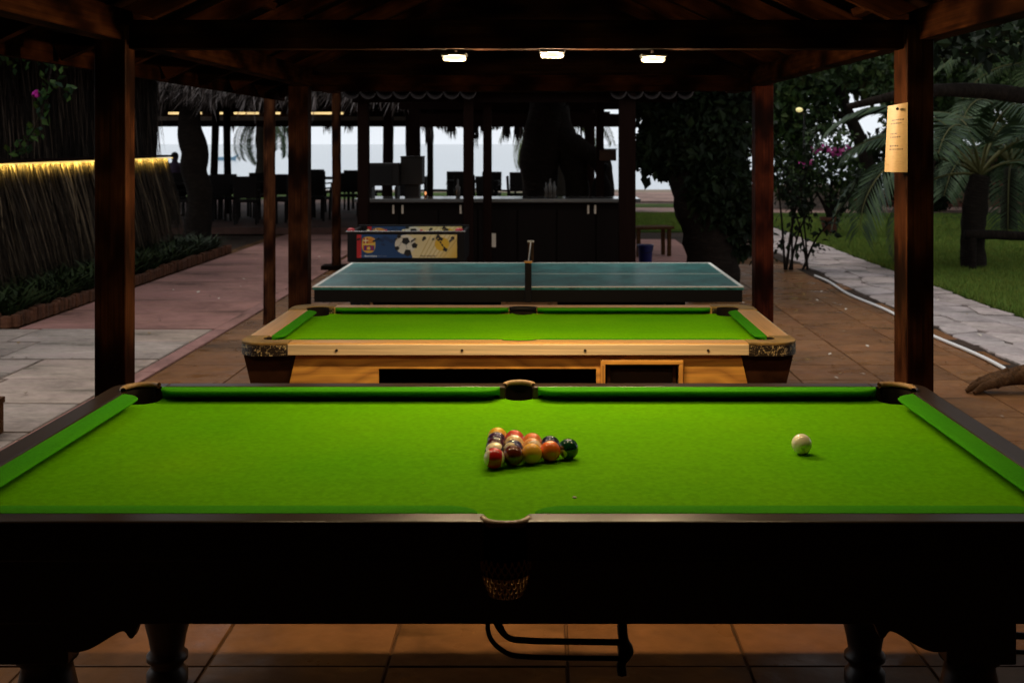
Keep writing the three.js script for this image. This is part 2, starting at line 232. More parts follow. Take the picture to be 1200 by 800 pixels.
// crazy-paved path and lawn on the right
{
  const t = structGroup('flagstone_path'), r = rngOf(8);
  mesh('bed', box(1.04, 0.05, 24, 4.06, -0.045, -17.5), M.soil, t);
  const nx = 3, nz = 44, J = []; for (let j = 0; j <= nz; j++) { J.push([]); for (let i = 0; i <= nx; i++) J[j].push([3.56 + i * 0.335 + (i % nx ? rr(-0.1, 0.1, r) : rr(-0.04, 0.04, r)), -5.6 - j * 0.54 + rr(-0.17, 0.17, r)]); }
  for (let j = 0; j < nz; j++) for (let i = 0; i < nx; i++) {
    const q = [J[j][i], J[j][i + 1], J[j + 1][i + 1], J[j + 1][i]], c = q.reduce((a, b) => [a[0] + b[0] / 4, a[1] + b[1] / 4], [0, 0]);
    const s = q.map(([x, z]) => { const d = Math.hypot(x - c[0], z - c[1]); return [c[0] + (x - c[0]) * (1 - 0.007 / d), c[1] + (z - c[1]) * (1 - 0.007 / d)]; });
    const b = []; s.forEach((p, k) => { const n = s[(k + 1) % 4]; b.push([p[0] * 0.88 + n[0] * 0.12, p[1] * 0.88 + n[1] * 0.12], [(p[0] + n[0]) / 2 + rr(-0.015, 0.015, r), (p[1] + n[1]) / 2 + rr(-0.015, 0.015, r)], [p[0] * 0.12 + n[0] * 0.88, p[1] * 0.12 + n[1] * 0.88]); });
    mesh('flagstone', slab(b.reverse(), 0.04, -0.035 + rr(0, 0.014, r), 0.006), flagMat[Math.floor(r() * 5)], t);
  }
  struct('lawn', box(16, 0.05, 23, 12.6, -0.025, -17.6), M.lawnBase);
  struct('lawn', box(2.6, 0.05, 5.6, 1.9, -0.03, -25.6), M.lawnBase);
  // grass blades
  const blades = [], rb = rngOf(9);
  for (let k = 0; k < 9; k++) { const a = rb() * 6.28, h = rr(0.03, 0.06, rb), l = rr(0.01, 0.035, rb), w = 0.0035, x = rr(-0.03, 0.03, rb), z = rr(-0.03, 0.03, rb), c = Math.cos(a), s = Math.sin(a); blades.push(x - s * w, 0, z + c * w, x + s * w, 0, z - c * w, x + c * l, h, z + s * l); }
  const bg = new THREE.BufferGeometry(); bg.setAttribute('position', new THREE.Float32BufferAttribute(blades, 3)); bg.computeVertexNormals();
  const N = 90000, im = new THREE.InstancedMesh(bg, mat({ color: lin(1, 1, 1), roughness: 0.7, side: THREE.DoubleSide }), N), m4 = new THREE.Matrix4(), col = new THREE.Color();
  im.name = 'grass'; im.userData = { label: 'short green grass of the garden lawn', category: 'grass', kind: 'stuff' }; im.castShadow = im.receiveShadow = true;
  for (let k = 0; k < N; k++) { const u = Math.sqrt(rb()) , z = -7 - 21.5 * (1 - u * 0.999), x = k < N * 0.93 ? 4.6 + 7.5 * rb() * (0.35 + (-z) / 28) : 0.7 + 2.5 * rb(), zz = k < N * 0.93 ? z : -22.9 - 5.4 * rb(); const s = rr(0.8, 1.5, rb); m4.makeRotationY(rb() * 6.28).scale(V(s, s, s)).setPosition(x, 0, zz); im.setMatrixAt(k, m4); const q = rr(0.7, 1.3, rb), yl = rb(); im.setColorAt(k, col.setRGB(0.10 * q * (1 + 0.7 * yl), 0.19 * q, 0.03 * q)); }
  scene.add(im);
}

// ------------------------------------------------------------------ pavilion
{
  const p = thing('pavilion', 'open dark timber pavilion with square brown posts roofing the game tables', 'pavilion');
  const H = 2.12;
  const posts = [[-1.634, -4.55, 0.119, 0.105], [1.42, -4.58, 0.103, 0.165], [-1.685, -8.25, 0.135, 0.13], [1.505, -8.2, 0.125, 0.14], [-1.634, -0.5, 0.12, 0.12], [1.42, -0.5, 0.12, 0.12]];
  posts.forEach(([x, z, w, d], i) => { mesh('post', box(w, H, d, x, H / 2, z, 'y', 0.006), i === 3 ? M.redPost : M.post, p); });
  mesh('eave_beam', box(0.09, 0.12, 11.6, -1.635, 2.12, -3.5, 'z', 0.006), M.shadedRoofWood, p);
  mesh('eave_beam', box(0.09, 0.12, 11.6, 1.46, 2.12, -3.5, 'z', 0.006), M.shadedRoofWood, p);
  for (const z of [-0.5, -4.58, -8.25]) mesh('cross_beam', box(3.02, 0.11, 0.09, -0.088, 2.085, z, 'x', 0.006), M.shadedRoofWood, p);
  mesh('fascia_board', box(0.03, 0.13, 11.6, -2.03, 2.065, -3.5, 'z'), M.shadedRoofWood, p);
  mesh('ridge_beam', box(0.08, 0.14, 11.6, -0.09, 2.87, -3.5, 'z', 0.006), M.shadedRoofWood, p);
  const slope = (x0, y0, x1, y1, th, z0, z1, lift) => { const a = Math.atan2(y1 - y0, x1 - x0), L = Math.hypot(x1 - x0, y1 - y0); const g = box(L, th, Math.abs(z1 - z0)); g.translate(0, lift, 0); g.rotateZ(a); g.translate((x0 + x1) / 2, (y0 + y1) / 2, (z0 + z1) / 2); return g; };
  for (let k = 0; k < 17; k++) { const z = 1.9 - k * 0.68; mesh('rafter', slope(-2.0, 2.05, -0.1, 2.94, 0.09, z, z - 0.05, 0), M.shadedRoofWood, p); mesh('rafter', slope(-0.08, 2.94, 1.64, 2.13, 0.09, z, z - 0.05, 0), M.shadedRoofWood, p); }
  for (let k = 0; k < 5; k++) { const t = (k + 0.5) / 5; mesh('purlin', box(0.05, 0.04, 11.4, -2.0 + 1.9 * t, 2.12 + 0.89 * t, -3.5, 'z'), M.shadedRoofWood, p); mesh('purlin', box(0.05, 0.04, 11.4, 1.64 - 1.72 * t, 2.20 + 0.81 * t, -3.5, 'z'), M.shadedRoofWood, p); }
  mesh('roof_panel', slope(-2.03, 2.05, -0.09, 2.96, 0.05, 2.3, -9.3, 0.115), M.shadedRoofDeck, p);
  mesh('roof_panel', slope(-0.09, 2.96, 1.67, 2.13, 0.05, 2.3, -9.3, 0.115), M.shadedRoofDeck, p);
  const gs = new THREE.Shape([[-1.95, 2.12], [1.6, 2.16], [-0.09, 2.98]].map(([x, y]) => new THREE.Vector2(x, y)));
  for (const z of [-8.9, 2.1]) mesh('gable_panel', uvm(new THREE.ExtrudeGeometry(gs, { depth: 0.03, bevelEnabled: false }).translate(0, 0, z)), M.shadedRoofDeck, p);
  // slanting braces under the left eave
  mesh('brace', taper([[-1.66, 2.04, -3.4], [-1.98, 1.96, -3.35]], [0.02, 0.02], 2, 6), M.shadedRoofWood, p);
  // unseen walls and ceilings added behind the pavilion to block sky light
  const rb = thing('rear_light_blocker', 'added dark hall out of view that blocks sky light behind the pavilion', 'building');
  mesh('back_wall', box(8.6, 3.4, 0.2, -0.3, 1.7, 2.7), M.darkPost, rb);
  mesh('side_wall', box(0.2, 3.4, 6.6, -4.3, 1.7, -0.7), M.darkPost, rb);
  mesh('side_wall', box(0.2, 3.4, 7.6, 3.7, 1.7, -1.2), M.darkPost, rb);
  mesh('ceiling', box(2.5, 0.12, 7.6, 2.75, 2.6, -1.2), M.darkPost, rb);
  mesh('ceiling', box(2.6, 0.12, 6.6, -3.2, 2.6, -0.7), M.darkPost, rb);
}

// ------------------------------------------------------------------ lamps
{
  const glow = mat({ color: lin(0.9, 0.85, 0.7), emissive: lin(1.5, 1.08, 0.62), emissiveIntensity: 1, roughness: 0.4 });
  const warm = new THREE.Color().setRGB(1, 0.74, 0.42);
  const lamp = (x, y, z, label, group, open) => {
    const t = thing('ceiling_lamp', label, 'lamp', [x, y, z], 0, group);
    mesh('housing', new RoundedBoxGeometry(0.1, 0.012, 0.1, 3, 0.005).translate(0, 0.0195, 0), M.iron, t);
    mesh('lamp_bracket', new THREE.CylinderGeometry(0.012, 0.012, 0.03, 10).translate(0, 0.034, 0.02), M.darkLeather, t);
    mesh('lamp_diffuser', new RoundedBoxGeometry(0.09, 0.018, 0.04, 4, 0.0089).translate(0, 0.004, 0), glow, t);
    if (open) { const l = new THREE.PointLight(warm, 4.0, 0, 2); l.position.set(x, y + 0.003, z); l.shadow.radius = 1.6; l.castShadow = true; scene.add(l); }
    else { const l = new THREE.RectAreaLight(warm, 110, 0.08, 0.16); l.position.set(x, y - 0.012, z); l.lookAt(x, y - 1, z); l.castShadow = true; scene.add(l); }
  };
  lamp(-0.345, 1.994, -4.62, 'small glowing lamp under the beam, at the end towards the thatched bar', 'lamps under the beam', true);
  lamp(0.033, 2.006, -4.62, 'middle one of three small glowing lamps under the beam', 'lamps under the beam', true);
  lamp(0.425, 1.99, -4.62, 'small glowing lamp under the beam, at the end towards the lawn', 'lamps under the beam', true);
  [['over the racked balls', -0.04], ['over the dark pool table end towards the terrace', -0.80], ['over the cue ball', 0.72]].forEach(([w, x]) => lamp(x, 2.17, -3.5, 'small glowing lamp in the roof right ' + w, 'lamps over the dark pool table'));
}

// ------------------------------------------------------------------ front table (dark wood, net pockets)
function cushion(len, depth, round, y0, y1, seg = 40) { // back edge on z = 0, nose towards +z, along x
  const pos = [], idx = [], uv = [], N = 7;
  for (let i = 0; i <= seg; i++) {
    const s = -Math.cos(i / seg * Math.PI) * 0.5 * len, e = Math.min(len / 2 - Math.abs(s), round) / round, n = depth * (0.12 + 0.88 * Math.sqrt(Math.max(0, 1 - (1 - e) * (1 - e))));
    const pr = [[0, y1], [n * 0.5, y1 + 0.0012], [n - 0.007, y1 - 0.0005], [n, y1 - 0.005], [n - 0.004, y1 - 0.0105], [Math.max(0, n - 0.05), y0 + 0.01], [0, y0]];
    pr.forEach(([z, y]) => { pos.push(s, y, z); uv.push(s, z - y); });
  }
  for (let i = 0; i < seg; i++) for (let j = 0; j < N - 1; j++) { const a = i * N + j, b = a + N; idx.push(a, a + 1, b, b, a + 1, b + 1); }
  for (const e of [0, seg]) for (let j = 1; j < N - 1; j++) { const a = e * N; e ? idx.push(a, a + j, a + j + 1) : idx.push(a, a + j + 1, a + j); }
  const g = new THREE.BufferGeometry(); g.setAttribute('position', new THREE.Float32BufferAttribute(pos, 3)); g.setAttribute('uv', new THREE.Float32BufferAttribute(uv, 2)); g.setIndex(idx); g.computeVertexNormals(); return g;
}
function bedShape(hx, hz, cx, cz, cr, mz, mr, y, th) { // slab with a bite at each corner and at the middle of each long side
  const q = []; // one quarter, from the middle of the long side to the middle of the short side
  q.push([0, mz - mr]); for (let k = 1; k <= 8; k++) { const a = k / 8 * Math.PI / 2; q.push([mr * Math.sin(a), mz - mr * Math.cos(a)]); } q.push([mr, hz], [cx - cr, hz], [cx - cr, cz]);
  for (let k = 1; k < 8; k++) { const a = Math.PI + k / 8 * Math.PI / 2; q.push([cx + cr * Math.cos(a), cz + cr * Math.sin(a)]); } q.push([cx, cz - cr], [hx, cz - cr]);
  const rev = [...q].reverse(), pts = [...q, ...rev.map(([x, z]) => [x, -z]), ...q.slice(1).map(([x, z]) => [-x, -z]), ...rev.slice(0, -1).map(([x, z]) => [-x, z])];
  const g = new THREE.ExtrudeGeometry(new THREE.Shape(pts.map(([x, z]) => new THREE.Vector2(x, z))), { depth: th, bevelEnabled: false }); g.rotateX(-Math.PI / 2); g.translate(0, y - th, 0); return uvm(g);
}
{
  const t = thing('pool_table', 'large dark wooden pool table with bright green cloth and net pockets', 'pool table', [-0.085, 0, -3.415]);
  const hx = 1.404, hz = 0.77, bx = 1.325, bz = 0.703, Y = 0.79, top = 0.832;
  mesh('cloth_bed', bedShape(1.36, 0.735, 1.288, 0.668, 0.058, 0.722, 0.05, Y, 0.03), M.cloth, t);
  for (const sz of [-1, 1]) for (const sx of [-1, 1]) {
    mesh('rail', box(1.178, 0.09, hz - bz, sx * 0.635, top - 0.045 + 0.0, sz * (hz + bz) / 2, 'x', 0.009), M.blackWood, t);
    const c = mesh('cushion', cushion(1.165, 0.066, 0.075, Y + 0.0015, top - 0.001), M.cushion, t); c.position.set(sx * 0.648, 0, sz * bz); c.rotation.y = sz > 0 ? Math.PI : 0;
  }
  for (const sx of [-1, 1]) {
    mesh('rail', box(hx - bx, 0.09, 1.17, sx * (hx + bx) / 2, top - 0.045, 0, 'z', 0.009), M.blackWood, t);
    const c = mesh('cushion', cushion(1.165, 0.0725, 0.075, Y + 0.0015, top - 0.001), M.cushion, t); c.position.set(sx * bx, 0, 0); c.rotation.y = -sx * Math.PI / 2;
    for (const sz of [-1, 1]) { // corner blocks round the pockets
      const pts = [], cx = 1.285, cz = 0.664, r = 0.07; pts.push([1.225, hz], [hx - 0.07, hz]);
      for (let k = 1; k <= 6; k++) { const a = k / 6 * Math.PI / 2; pts.push([hx - 0.07 + 0.07 * Math.sin(a), hz - 0.07 + 0.07 * Math.cos(a)]); }
      pts.push([hx, 0.585], [bx + 0.004, 0.585]);
      for (let k = 0; k <= 10; k++) { const a = -0.7 + k / 10 * (Math.PI / 2 + 1.4); pts.push([cx + r * Math.cos(a), cz + r * Math.sin(a)]); }
      pts.push([1.225, bz + 0.004]);
      let q = pts.map(([x, z]) => [x * sx, z * sz]); if (sx * sz > 0) q = q.reverse();
      mesh('corner_block', slab(q, 0.085, top - 0.0875, 0), M.blackWood, t);
      const arc = []; for (let k = 0; k <= 12; k++) { const a = -0.62 + k / 12 * (Math.PI / 2 + 1.24); arc.push([sx * (cx + 0.066 * Math.cos(a)), top + 0.002, sz * (cz + 0.066 * Math.sin(a))]); }
      mesh('pocket_leather', tube(arc, 0.0095, 26, 8), M.leather, t);
    }
  }
  for (const sz of [-1, 1]) { const arc = []; for (let k = 0; k <= 12; k++) { const a = k / 12 * Math.PI; arc.push([0.051 * Math.cos(a), top - 0.004 + (sz < 0 ? 0.006 : -0.003) * Math.sin(a), sz * (0.738 + 0.03 * Math.sin(a))]); } mesh('pocket_leather', tube(arc, 0.0095, 26, 8), M.leather, t); }
  // knitted nets and leather straps
  const knit = (cx, cz, sx, sz) => {
    const list = [], rows = 7, n = 22;
    for (let j = 0; j < rows; j++) for (let k = 0; k < n; k++) {
      const a = (k + (j % 2) * 0.5) / n * Math.PI * 2, yy = Y - 0.05 - j * 0.0125, R = 0.056 - 0.0005 * j * j, w = Math.PI / n;
      const P = (da, dy) => [Math.cos(a + da) * R, yy + dy, Math.sin(a + da) * R];
      list.push(tube([P(-w * 0.9, 0.006), P(-w * 0.5, -0.007), P(w * 0.5, -0.007), P(w * 0.9, 0.006)], 0.0018, 5, 4));
    }
    
    const o = mesh('pocket_net', merge(list), M.net, t); o.position.set(cx, 0, cz);
    const dir = Math.atan2(sx, sz); mesh('pocket_back', new THREE.CylinderGeometry(0.05, 0.05, 0.066, 20, 1, true, dir - 1.5, 3.0).translate(0, Y - 0.001, 0), M.darkLeather, o);
    const s = mesh('pocket_sleeve', new THREE.CylinderGeometry(0.05, 0.056, 0.06, 20, 1, true).translate(0, Y - 0.052, 0), M.darkLeather, o); s.position.set(0, 0, 0);
  };
  for (const sz of [-1, 1]) { knit(0, sz * 0.728, 0, sz); for (const sx of [-1, 1]) knit(sx * 1.288, sz * 0.668, sx, sz); }
  // body
  const aprons = [[2.42, 0.20, 0.03, 0, 0.66, 0.645], [2.42, 0.20, 0.03, 0, 0.66, -0.645]];
  for (const [w, h, d, x, y, z] of aprons) mesh('apron', box(w, h, d, x, y, z, 'x', 0.006), M.frameWood, t);
  for (const sx of [-1, 1]) mesh('end_apron', box(0.03, 0.14, 1.26, sx * 1.225, 0.69, 0, 'z', 0.006), M.frameWood, t);
  mesh('slate_frame', box(2.5, 0.05, 1.22, 0, 0.733, 0, 'x'), M.frameWood, t);
  for (const sz of [-1, 1]) for (const sx of [-1, 1]) { // scalloped brackets beside the legs
    const s = new THREE.Shape(); s.moveTo(1.05, 0.57); s.lineTo(1.05, 0.515); s.bezierCurveTo(1.03, 0.495, 0.99, 0.49, 0.96, 0.505); s.bezierCurveTo(0.92, 0.525, 0.90, 0.545, 0.885, 0.545); s.bezierCurveTo(0.876, 0.54, 0.876, 0.528, 0.866, 0.528); s.bezierCurveTo(0.856, 0.53, 0.86, 0.555, 0.84, 0.57);
    const g = new THREE.ExtrudeGeometry(s, { depth: 0.028, bevelEnabled: false }); g.translate(0, 0, -0.014); if (sx < 0) g.rotateY(Math.PI); g.translate(0, 0, sz * 0.645); mesh('bracket', uvm(g), M.frameWood, t);
  }
  const legProfile = [[0.0, 0], [0.055, 0], [0.062, 0.015], [0.062, 0.045], [0.05, 0.06], [0.048, 0.075], [0.062, 0.085], [0.062, 0.10], [0.05, 0.112], [0.056, 0.15], [0.068, 0.2], [0.074, 0.26], [0.07, 0.34], [0.058, 0.40], [0.055, 0.42], [0.068, 0.43], [0.07, 0.45], [0.06, 0.462], [0.074, 0.475], [0.074, 0.5], [0, 0.5]].map(([x, y]) => new THREE.Vector2(x, y));
  for (const sz of [-1, 1]) for (const sx of [-1, 1]) {
    const l = mesh('leg', new THREE.LatheGeometry(legProfile, 24), M.frameWood, t); const lz = sz > 0 ? 0.53 : -0.265, lx = sz > 0 ? 1.115 : 1.075; l.position.set(sx * lx, 0, lz);
    mesh('leg_block', box(0.155, 0.29, 0.155, 0, 0.59, 0, 'y', 0.006), M.frameWood, l); if (sz > 0) l.scale.set(1.06, 1, 1.06);
  }
  // wire ball tracks under the middle pocket and the corner
  const track = (x0, x1, z) => {
    const list = []; [[0.505, 0.03], [0.474, -0.035], [0.452, 0.0]].forEach(([y, dz], k) => list.push(tube([[x0 + k * -0.012, y + 0.13, z + dz - 0.06], [x0 + k * -0.012, y + 0.05, z + dz], [x0 + 0.02, y + 0.008, z + dz], [x0 + 0.07, y, z + dz], [(x0 + x1) / 2, y - 0.002, z + dz], [x1, y - 0.004, z + dz]], 0.0058, 40, 6)));
    const o = mesh('ball_track', merge(list), M.iron, t);
    mesh('track_bracket', merge([tube([[x1, 0.58, z], [x1 + 0.004, 0.5, z + 0.02], [x1 + 0.018, 0.47, z + 0.01], [x1, 0.44, z], [x1 + 0.002, 0.41, z]], 0.012, 14, 6), tube([[x1, 0.47, z - 0.04], [x1, 0.45, z], [x1, 0.5, z + 0.04]], 0.008, 8, 6)]), M.iron, o);
  };
  track(-0.02, 0.27, 0.58); track(1.14, 1.36, 0.55);
}
// ------------------------------------------------------------------ balls
{
  const cream = '#e9dcb0';
  const ballTex = (col, stripe, num) => canvasTex(256, 128, (c, w, h) => {
    c.fillStyle = stripe ? cream : col; c.fillRect(0, 0, w, h); if (stripe) { c.fillStyle = col; c.fillRect(0, h * 0.29, w, h * 0.42); }
    if (!stripe) for (const u of [0.25]) { c.fillStyle = cream; c.beginPath(); c.ellipse(u * w, h / 2, 17, 17, 0, 0, 7); c.fill(); c.fillStyle = '#15120e'; c.font = 'bold 20px sans-serif'; c.textAlign = 'center'; c.textBaseline = 'middle'; c.fillText(num, u * w, h / 2 + 1); }
  });
  const geo = new THREE.SphereGeometry(0.0286, 40, 28), r = rngOf(31), Y = 0.79 + 0.0286;
  const bm = (t) => mat({ map: t, roughness: 0.13, clearcoat: 0.6, clearcoatRoughness: 0.05 });
  // columns of the rack, from the near ball backwards: [colour, striped, number, words, turn]
  const rack = [
    [['#c02018', 1, '11', 'red and cream striped ball at the near corner of the rack', [0.5, 0.1, 1.35]], ['#14100f', 1, '14', 'cream ball with a dark stripe in the base row of the rack', [0.2, 1, 0.3]], ['#4a1020', 0, '7', 'maroon ball between two other dark ones in the rack base row', [1.5, 0.3, 0.2]], ['#3a1030', 0, '4', 'dark plum ball behind the maroon one in the rack base row', [1.5, 0.3, 0.2]], ['#eab420', 0, '1', 'yellow ball at the far corner of the rack', [1.5, 0.3, 0.2]]],
    [['#5a2412', 0, '15', 'brown ball on the near side of the rack beside the corner ball', [1.5, 0.3, 0.2]], ['#22204a', 1, '10', 'cream ball with a dark blue stripe inside the rack', [1.1, 0.4, 0.6]], ['#e0c080', 0, '9', 'pale cream ball inside the rack behind the blue striped one', [1.5, 0.3, 0.2]], ['#c8401c', 0, '3', 'red ball on the far side of the rack beside the yellow one', [1.5, 0.3, 0.2]]],
    [['#e6a838', 0, '13', 'pale amber ball in the middle of the near side of the rack', [1.5, 0.3, 0.2]], ['#e8a050', 1, '9', 'light orange striped ball inside the rack behind the amber one', [0.9, 2.2, 0.6]], ['#e07a28', 0, '5', 'light orange ball on the far side of the rack', [1.5, 0.3, 0.2]]],
    [['#e0661a', 0, '5', 'bright orange ball beside the green one in the rack', [1.5, 0.3, 0.2]], ['#140c16', 0, '8', 'black ball behind the bright orange one in the rack', [1.5, 0.3, 0.2]]],
    [['#0c3a1c', 0, '6', 'dark green ball at the tip of the rack', [0.35, -0.35 - 0.2, 0.2]]],
  ];
  rack.forEach((col, k) => col.forEach(([c, s, n, label, rot], i) => {
    const o = single('billiard_ball', geo, bm(ballTex(c, s, n)), label, 'ball', 'racked balls');
    o.position.set(-0.134 + 0.0508 * k, Y, -(3.232 + 0.0288 * k + 0.0578 * i) - 0.006 * k * 0 + 0.004 * k); o.rotation.set(...rot);
  }));
  const cue = single('cue_ball', geo, mat({ color: lin(0.86, 0.78, 0.52), roughness: 0.14, clearcoat: 0.6, clearcoatRoughness: 0.05 }), 'plain cream cue ball lying alone on the green cloth', 'ball');
  cue.position.set(0.732, Y, -3.385);
  single('chalk_mark', new THREE.SphereGeometry(0.006, 8, 6).scale(1, 0.35, 0.7), M.cream, 'tiny pale crumb lying on the green cloth in front of the rack', 'crumb').position.set(0.077, 0.792, -2.965);
}

// ------------------------------------------------------------------ second table (golden wood)
{
  const t = thing('pool_table', 'golden oak pool table with speckled corner caps and green cloth', 'pool table', [-0.11, 0, -5.822]); t.scale.x = 1.02;
  const hx = 1.195, hz = 0.617, bx = 1.10, bz = 0.522, Y = 0.765, top = 0.80;
  mesh('cloth_bed', bedShape(1.13, 0.555, 1.062, 0.486, 0.056, 0.535, 0.05, Y, 0.03), M.cloth2, t);
  for (const sz of [-1, 1]) { // long rails with a notch for the middle pocket
    const pts = [[-0.985, hz], [0.985, hz], [0.985, bz], [0.075, bz]]; for (let k = 0; k <= 12; k++) { const a = k / 12 * Math.PI; pts.push([0.075 * Math.cos(a), bz + 0.034 * Math.sin(a)]); } pts.push([-0.985, bz]);
    let q = pts.map(([x, z]) => [x, z * sz]); if (sz > 0) q = q.reverse();
    mesh('rail', slab(q.reverse(), 0.045, top - 0.045, 0.004), M.oakTop, t);
    const tr = mesh('rail_trim', box(1.97, 0.047, 0.012, 0, top - 0.028, sz * (hz + 0.004), 'x', 0.003), M.maple, t);
    if (sz > 0) for (const x of [-0.775, -0.24, 0.285, 0.81]) mesh('bolt_hole', new THREE.CylinderGeometry(0.006, 0.006, 0.004, 12).rotateX(Math.PI / 2).translate(x, top - 0.03, hz + 0.0115), M.dark, tr);
    for (const sx of [-1, 1]) { const c = mesh('cushion', cushion(0.90, 0.052, 0.055, Y + 0.0015, top - 0.001), M.cushion, t); c.position.set(sx * 0.525, 0, sz * bz); c.rotation.y = sz > 0 ? Math.PI : 0; }
    mesh('pocket_back', new THREE.CylinderGeometry(0.07, 0.07, 0.1, 24, 1, true, (sz > 0 ? 0 : Math.PI) - 1.5, 3.0).scale(1, 1, 0.43).translate(0, top - 0.052, sz * bz), M.darkLeather, t);
    mesh('pocket_liner', tube(Array.from({ length: 13 }, (_, k) => { const a = k / 12 * Math.PI; return [0.073 * Math.cos(a), top - 0.012, sz * (bz + 0.033 * Math.sin(a))]; }), 0.014, 20, 6), M.black, t);
  }
  for (const sx of [-1, 1]) {
    mesh('rail', box(hx - bx, 0.045, 0.84, sx * (hx + bx) / 2, top - 0.0225, 0, 'z', 0.004), M.oakTop, t);
    mesh('rail_trim', box(0.012, 0.047, 0.84, sx * (hx + 0.004), top - 0.028, 0, 'z', 0.003), M.maple, t);
    const c = mesh('cushion', cushion(0.83, 0.055, 0.055, Y + 0.0015, top - 0.001), M.cushion, t); c.position.set(sx * bx, 0, 0); c.rotation.y = -sx * Math.PI / 2;
    for (const sz of [-1, 1]) {
      const pts = [], cx = 1.06, cz = 0.484, r = 0.062, o = 0.008; pts.push([0.985, hz + o], [hx + o - 0.1, hz + o]);
      for (let k = 1; k <= 8; k++) { const a = k / 8 * Math.PI / 2; pts.push([hx + o - 0.1 + 0.1 * Math.sin(a), hz + o - 0.1 + 0.1 * Math.cos(a)]); }
      pts.push([hx + o, 0.42], [bx + 0.006, 0.42]);
      for (let k = 0; k <= 12; k++) { const a = -0.62 + k / 12 * (Math.PI / 2 + 1.24); pts.push([cx + r * Math.cos(a), cz + r * Math.sin(a)]); }
      pts.push([0.985, bz + 0.006]);
      let q = pts.map(([x, z]) => [x * sx, z * sz]); if (sx * sz > 0) q = q.reverse();
      mesh('pocket_liner', new THREE.CylinderGeometry(0.0605, 0.0605, 0.09, 24, 1, true, Math.atan2(sx, sz) - 1.75, 3.5).translate(sx * cx, top - 0.046, sz * cz), M.darkLeather, t);
      mesh('corner_cap', slab(q, 0.012, top - 0.009, 0.003), M.gold, t);
      mesh('corner_band', slab(q, 0.046, top - 0.0555, 0), M.speck, t);
      // tapered dark corner panel and leg
      const P = (x, y, z) => [sx * x, y, sz * z], ord = sx * sz > 0 ? (a) => a : (a) => [a[3], a[2], a[1], a[0], a[7], a[6], a[5], a[4]];
      mesh('corner_panel', hexa(ord([P(1.01, 0.34, 0.575), P(1.09, 0.34, 0.575), P(1.09, 0.34, 0.40), P(1.01, 0.34, 0.40), P(0.94, 0.744, 0.595), P(1.18, 0.744, 0.595), P(1.18, 0.744, 0.36), P(0.94, 0.744, 0.36)])), M.brownPanel, t);
      mesh('leg', hexa(ord([P(0.90, 0, 0.50), P(1.02, 0, 0.50), P(1.02, 0, 0.38), P(0.90, 0, 0.38), P(0.86, 0.36, 0.54), P(1.06, 0.36, 0.54), P(1.06, 0.36, 0.34), P(0.86, 0.36, 0.34)])), M.brownPanel, t);
    }
    mesh('end_panel', box(0.02, 0.40, 0.78, sx * 1.12, 0.545, 0, 'z'), M.oak, t);
  }
  for (const sz of [-1, 1]) {
    const s = new THREE.Shape([[-1.045, 0.34], [1.045, 0.34], [0.955, 0.742], [-0.955, 0.742]].map(([x, y]) => new THREE.Vector2(x, y)));
    if (sz > 0) for (const [x0, x1, y0, y1] of [[-0.6, 0.334, 0.575, 0.686], [0.372, 0.686, 0.53, 0.706]]) s.holes.push(new THREE.Path([[x0, y0], [x1, y0], [x1, y1], [x0, y1]].map(([x, y]) => new THREE.Vector2(x, y))));
    mesh('side_panel', uvm(new THREE.ExtrudeGeometry(s, { depth: 0.018, bevelEnabled: false }).translate(0, 0, sz * 0.592 - 0.009), 'x', 0.6), M.oak, t);
  }
  const fr = [box(0.354, 0.02, 0.03, 0.529, 0.716, 0.604, 'x', 0.003), box(0.02, 0.186, 0.03, 0.362, 0.613, 0.604, 'y', 0.003), box(0.02, 0.186, 0.03, 0.696, 0.613, 0.604, 'y', 0.003), box(0.354, 0.02, 0.03, 0.529, 0.51, 0.604, 'x', 0.003)];
  for (const g of fr) mesh('drawer_frame', g, M.oak, t);
  mesh('drawer_front', box(0.27, 0.14, 0.02, 0.529, 0.61, 0.56), M.dark, t);
  for (const x of [0.388, 0.670]) mesh('drawer_cheek', box(0.014, 0.17, 0.05, x, 0.615, 0.565, 'y'), M.brownPanel, t);
  mesh('ball_tray', box(1.9, 0.02, 0.5, -0.1, 0.54, 0.30), M.dark, t);
  mesh('cabinet_core', box(1.86, 0.36, 0.9, 0, 0.55, -0.1), M.dark, t);
}

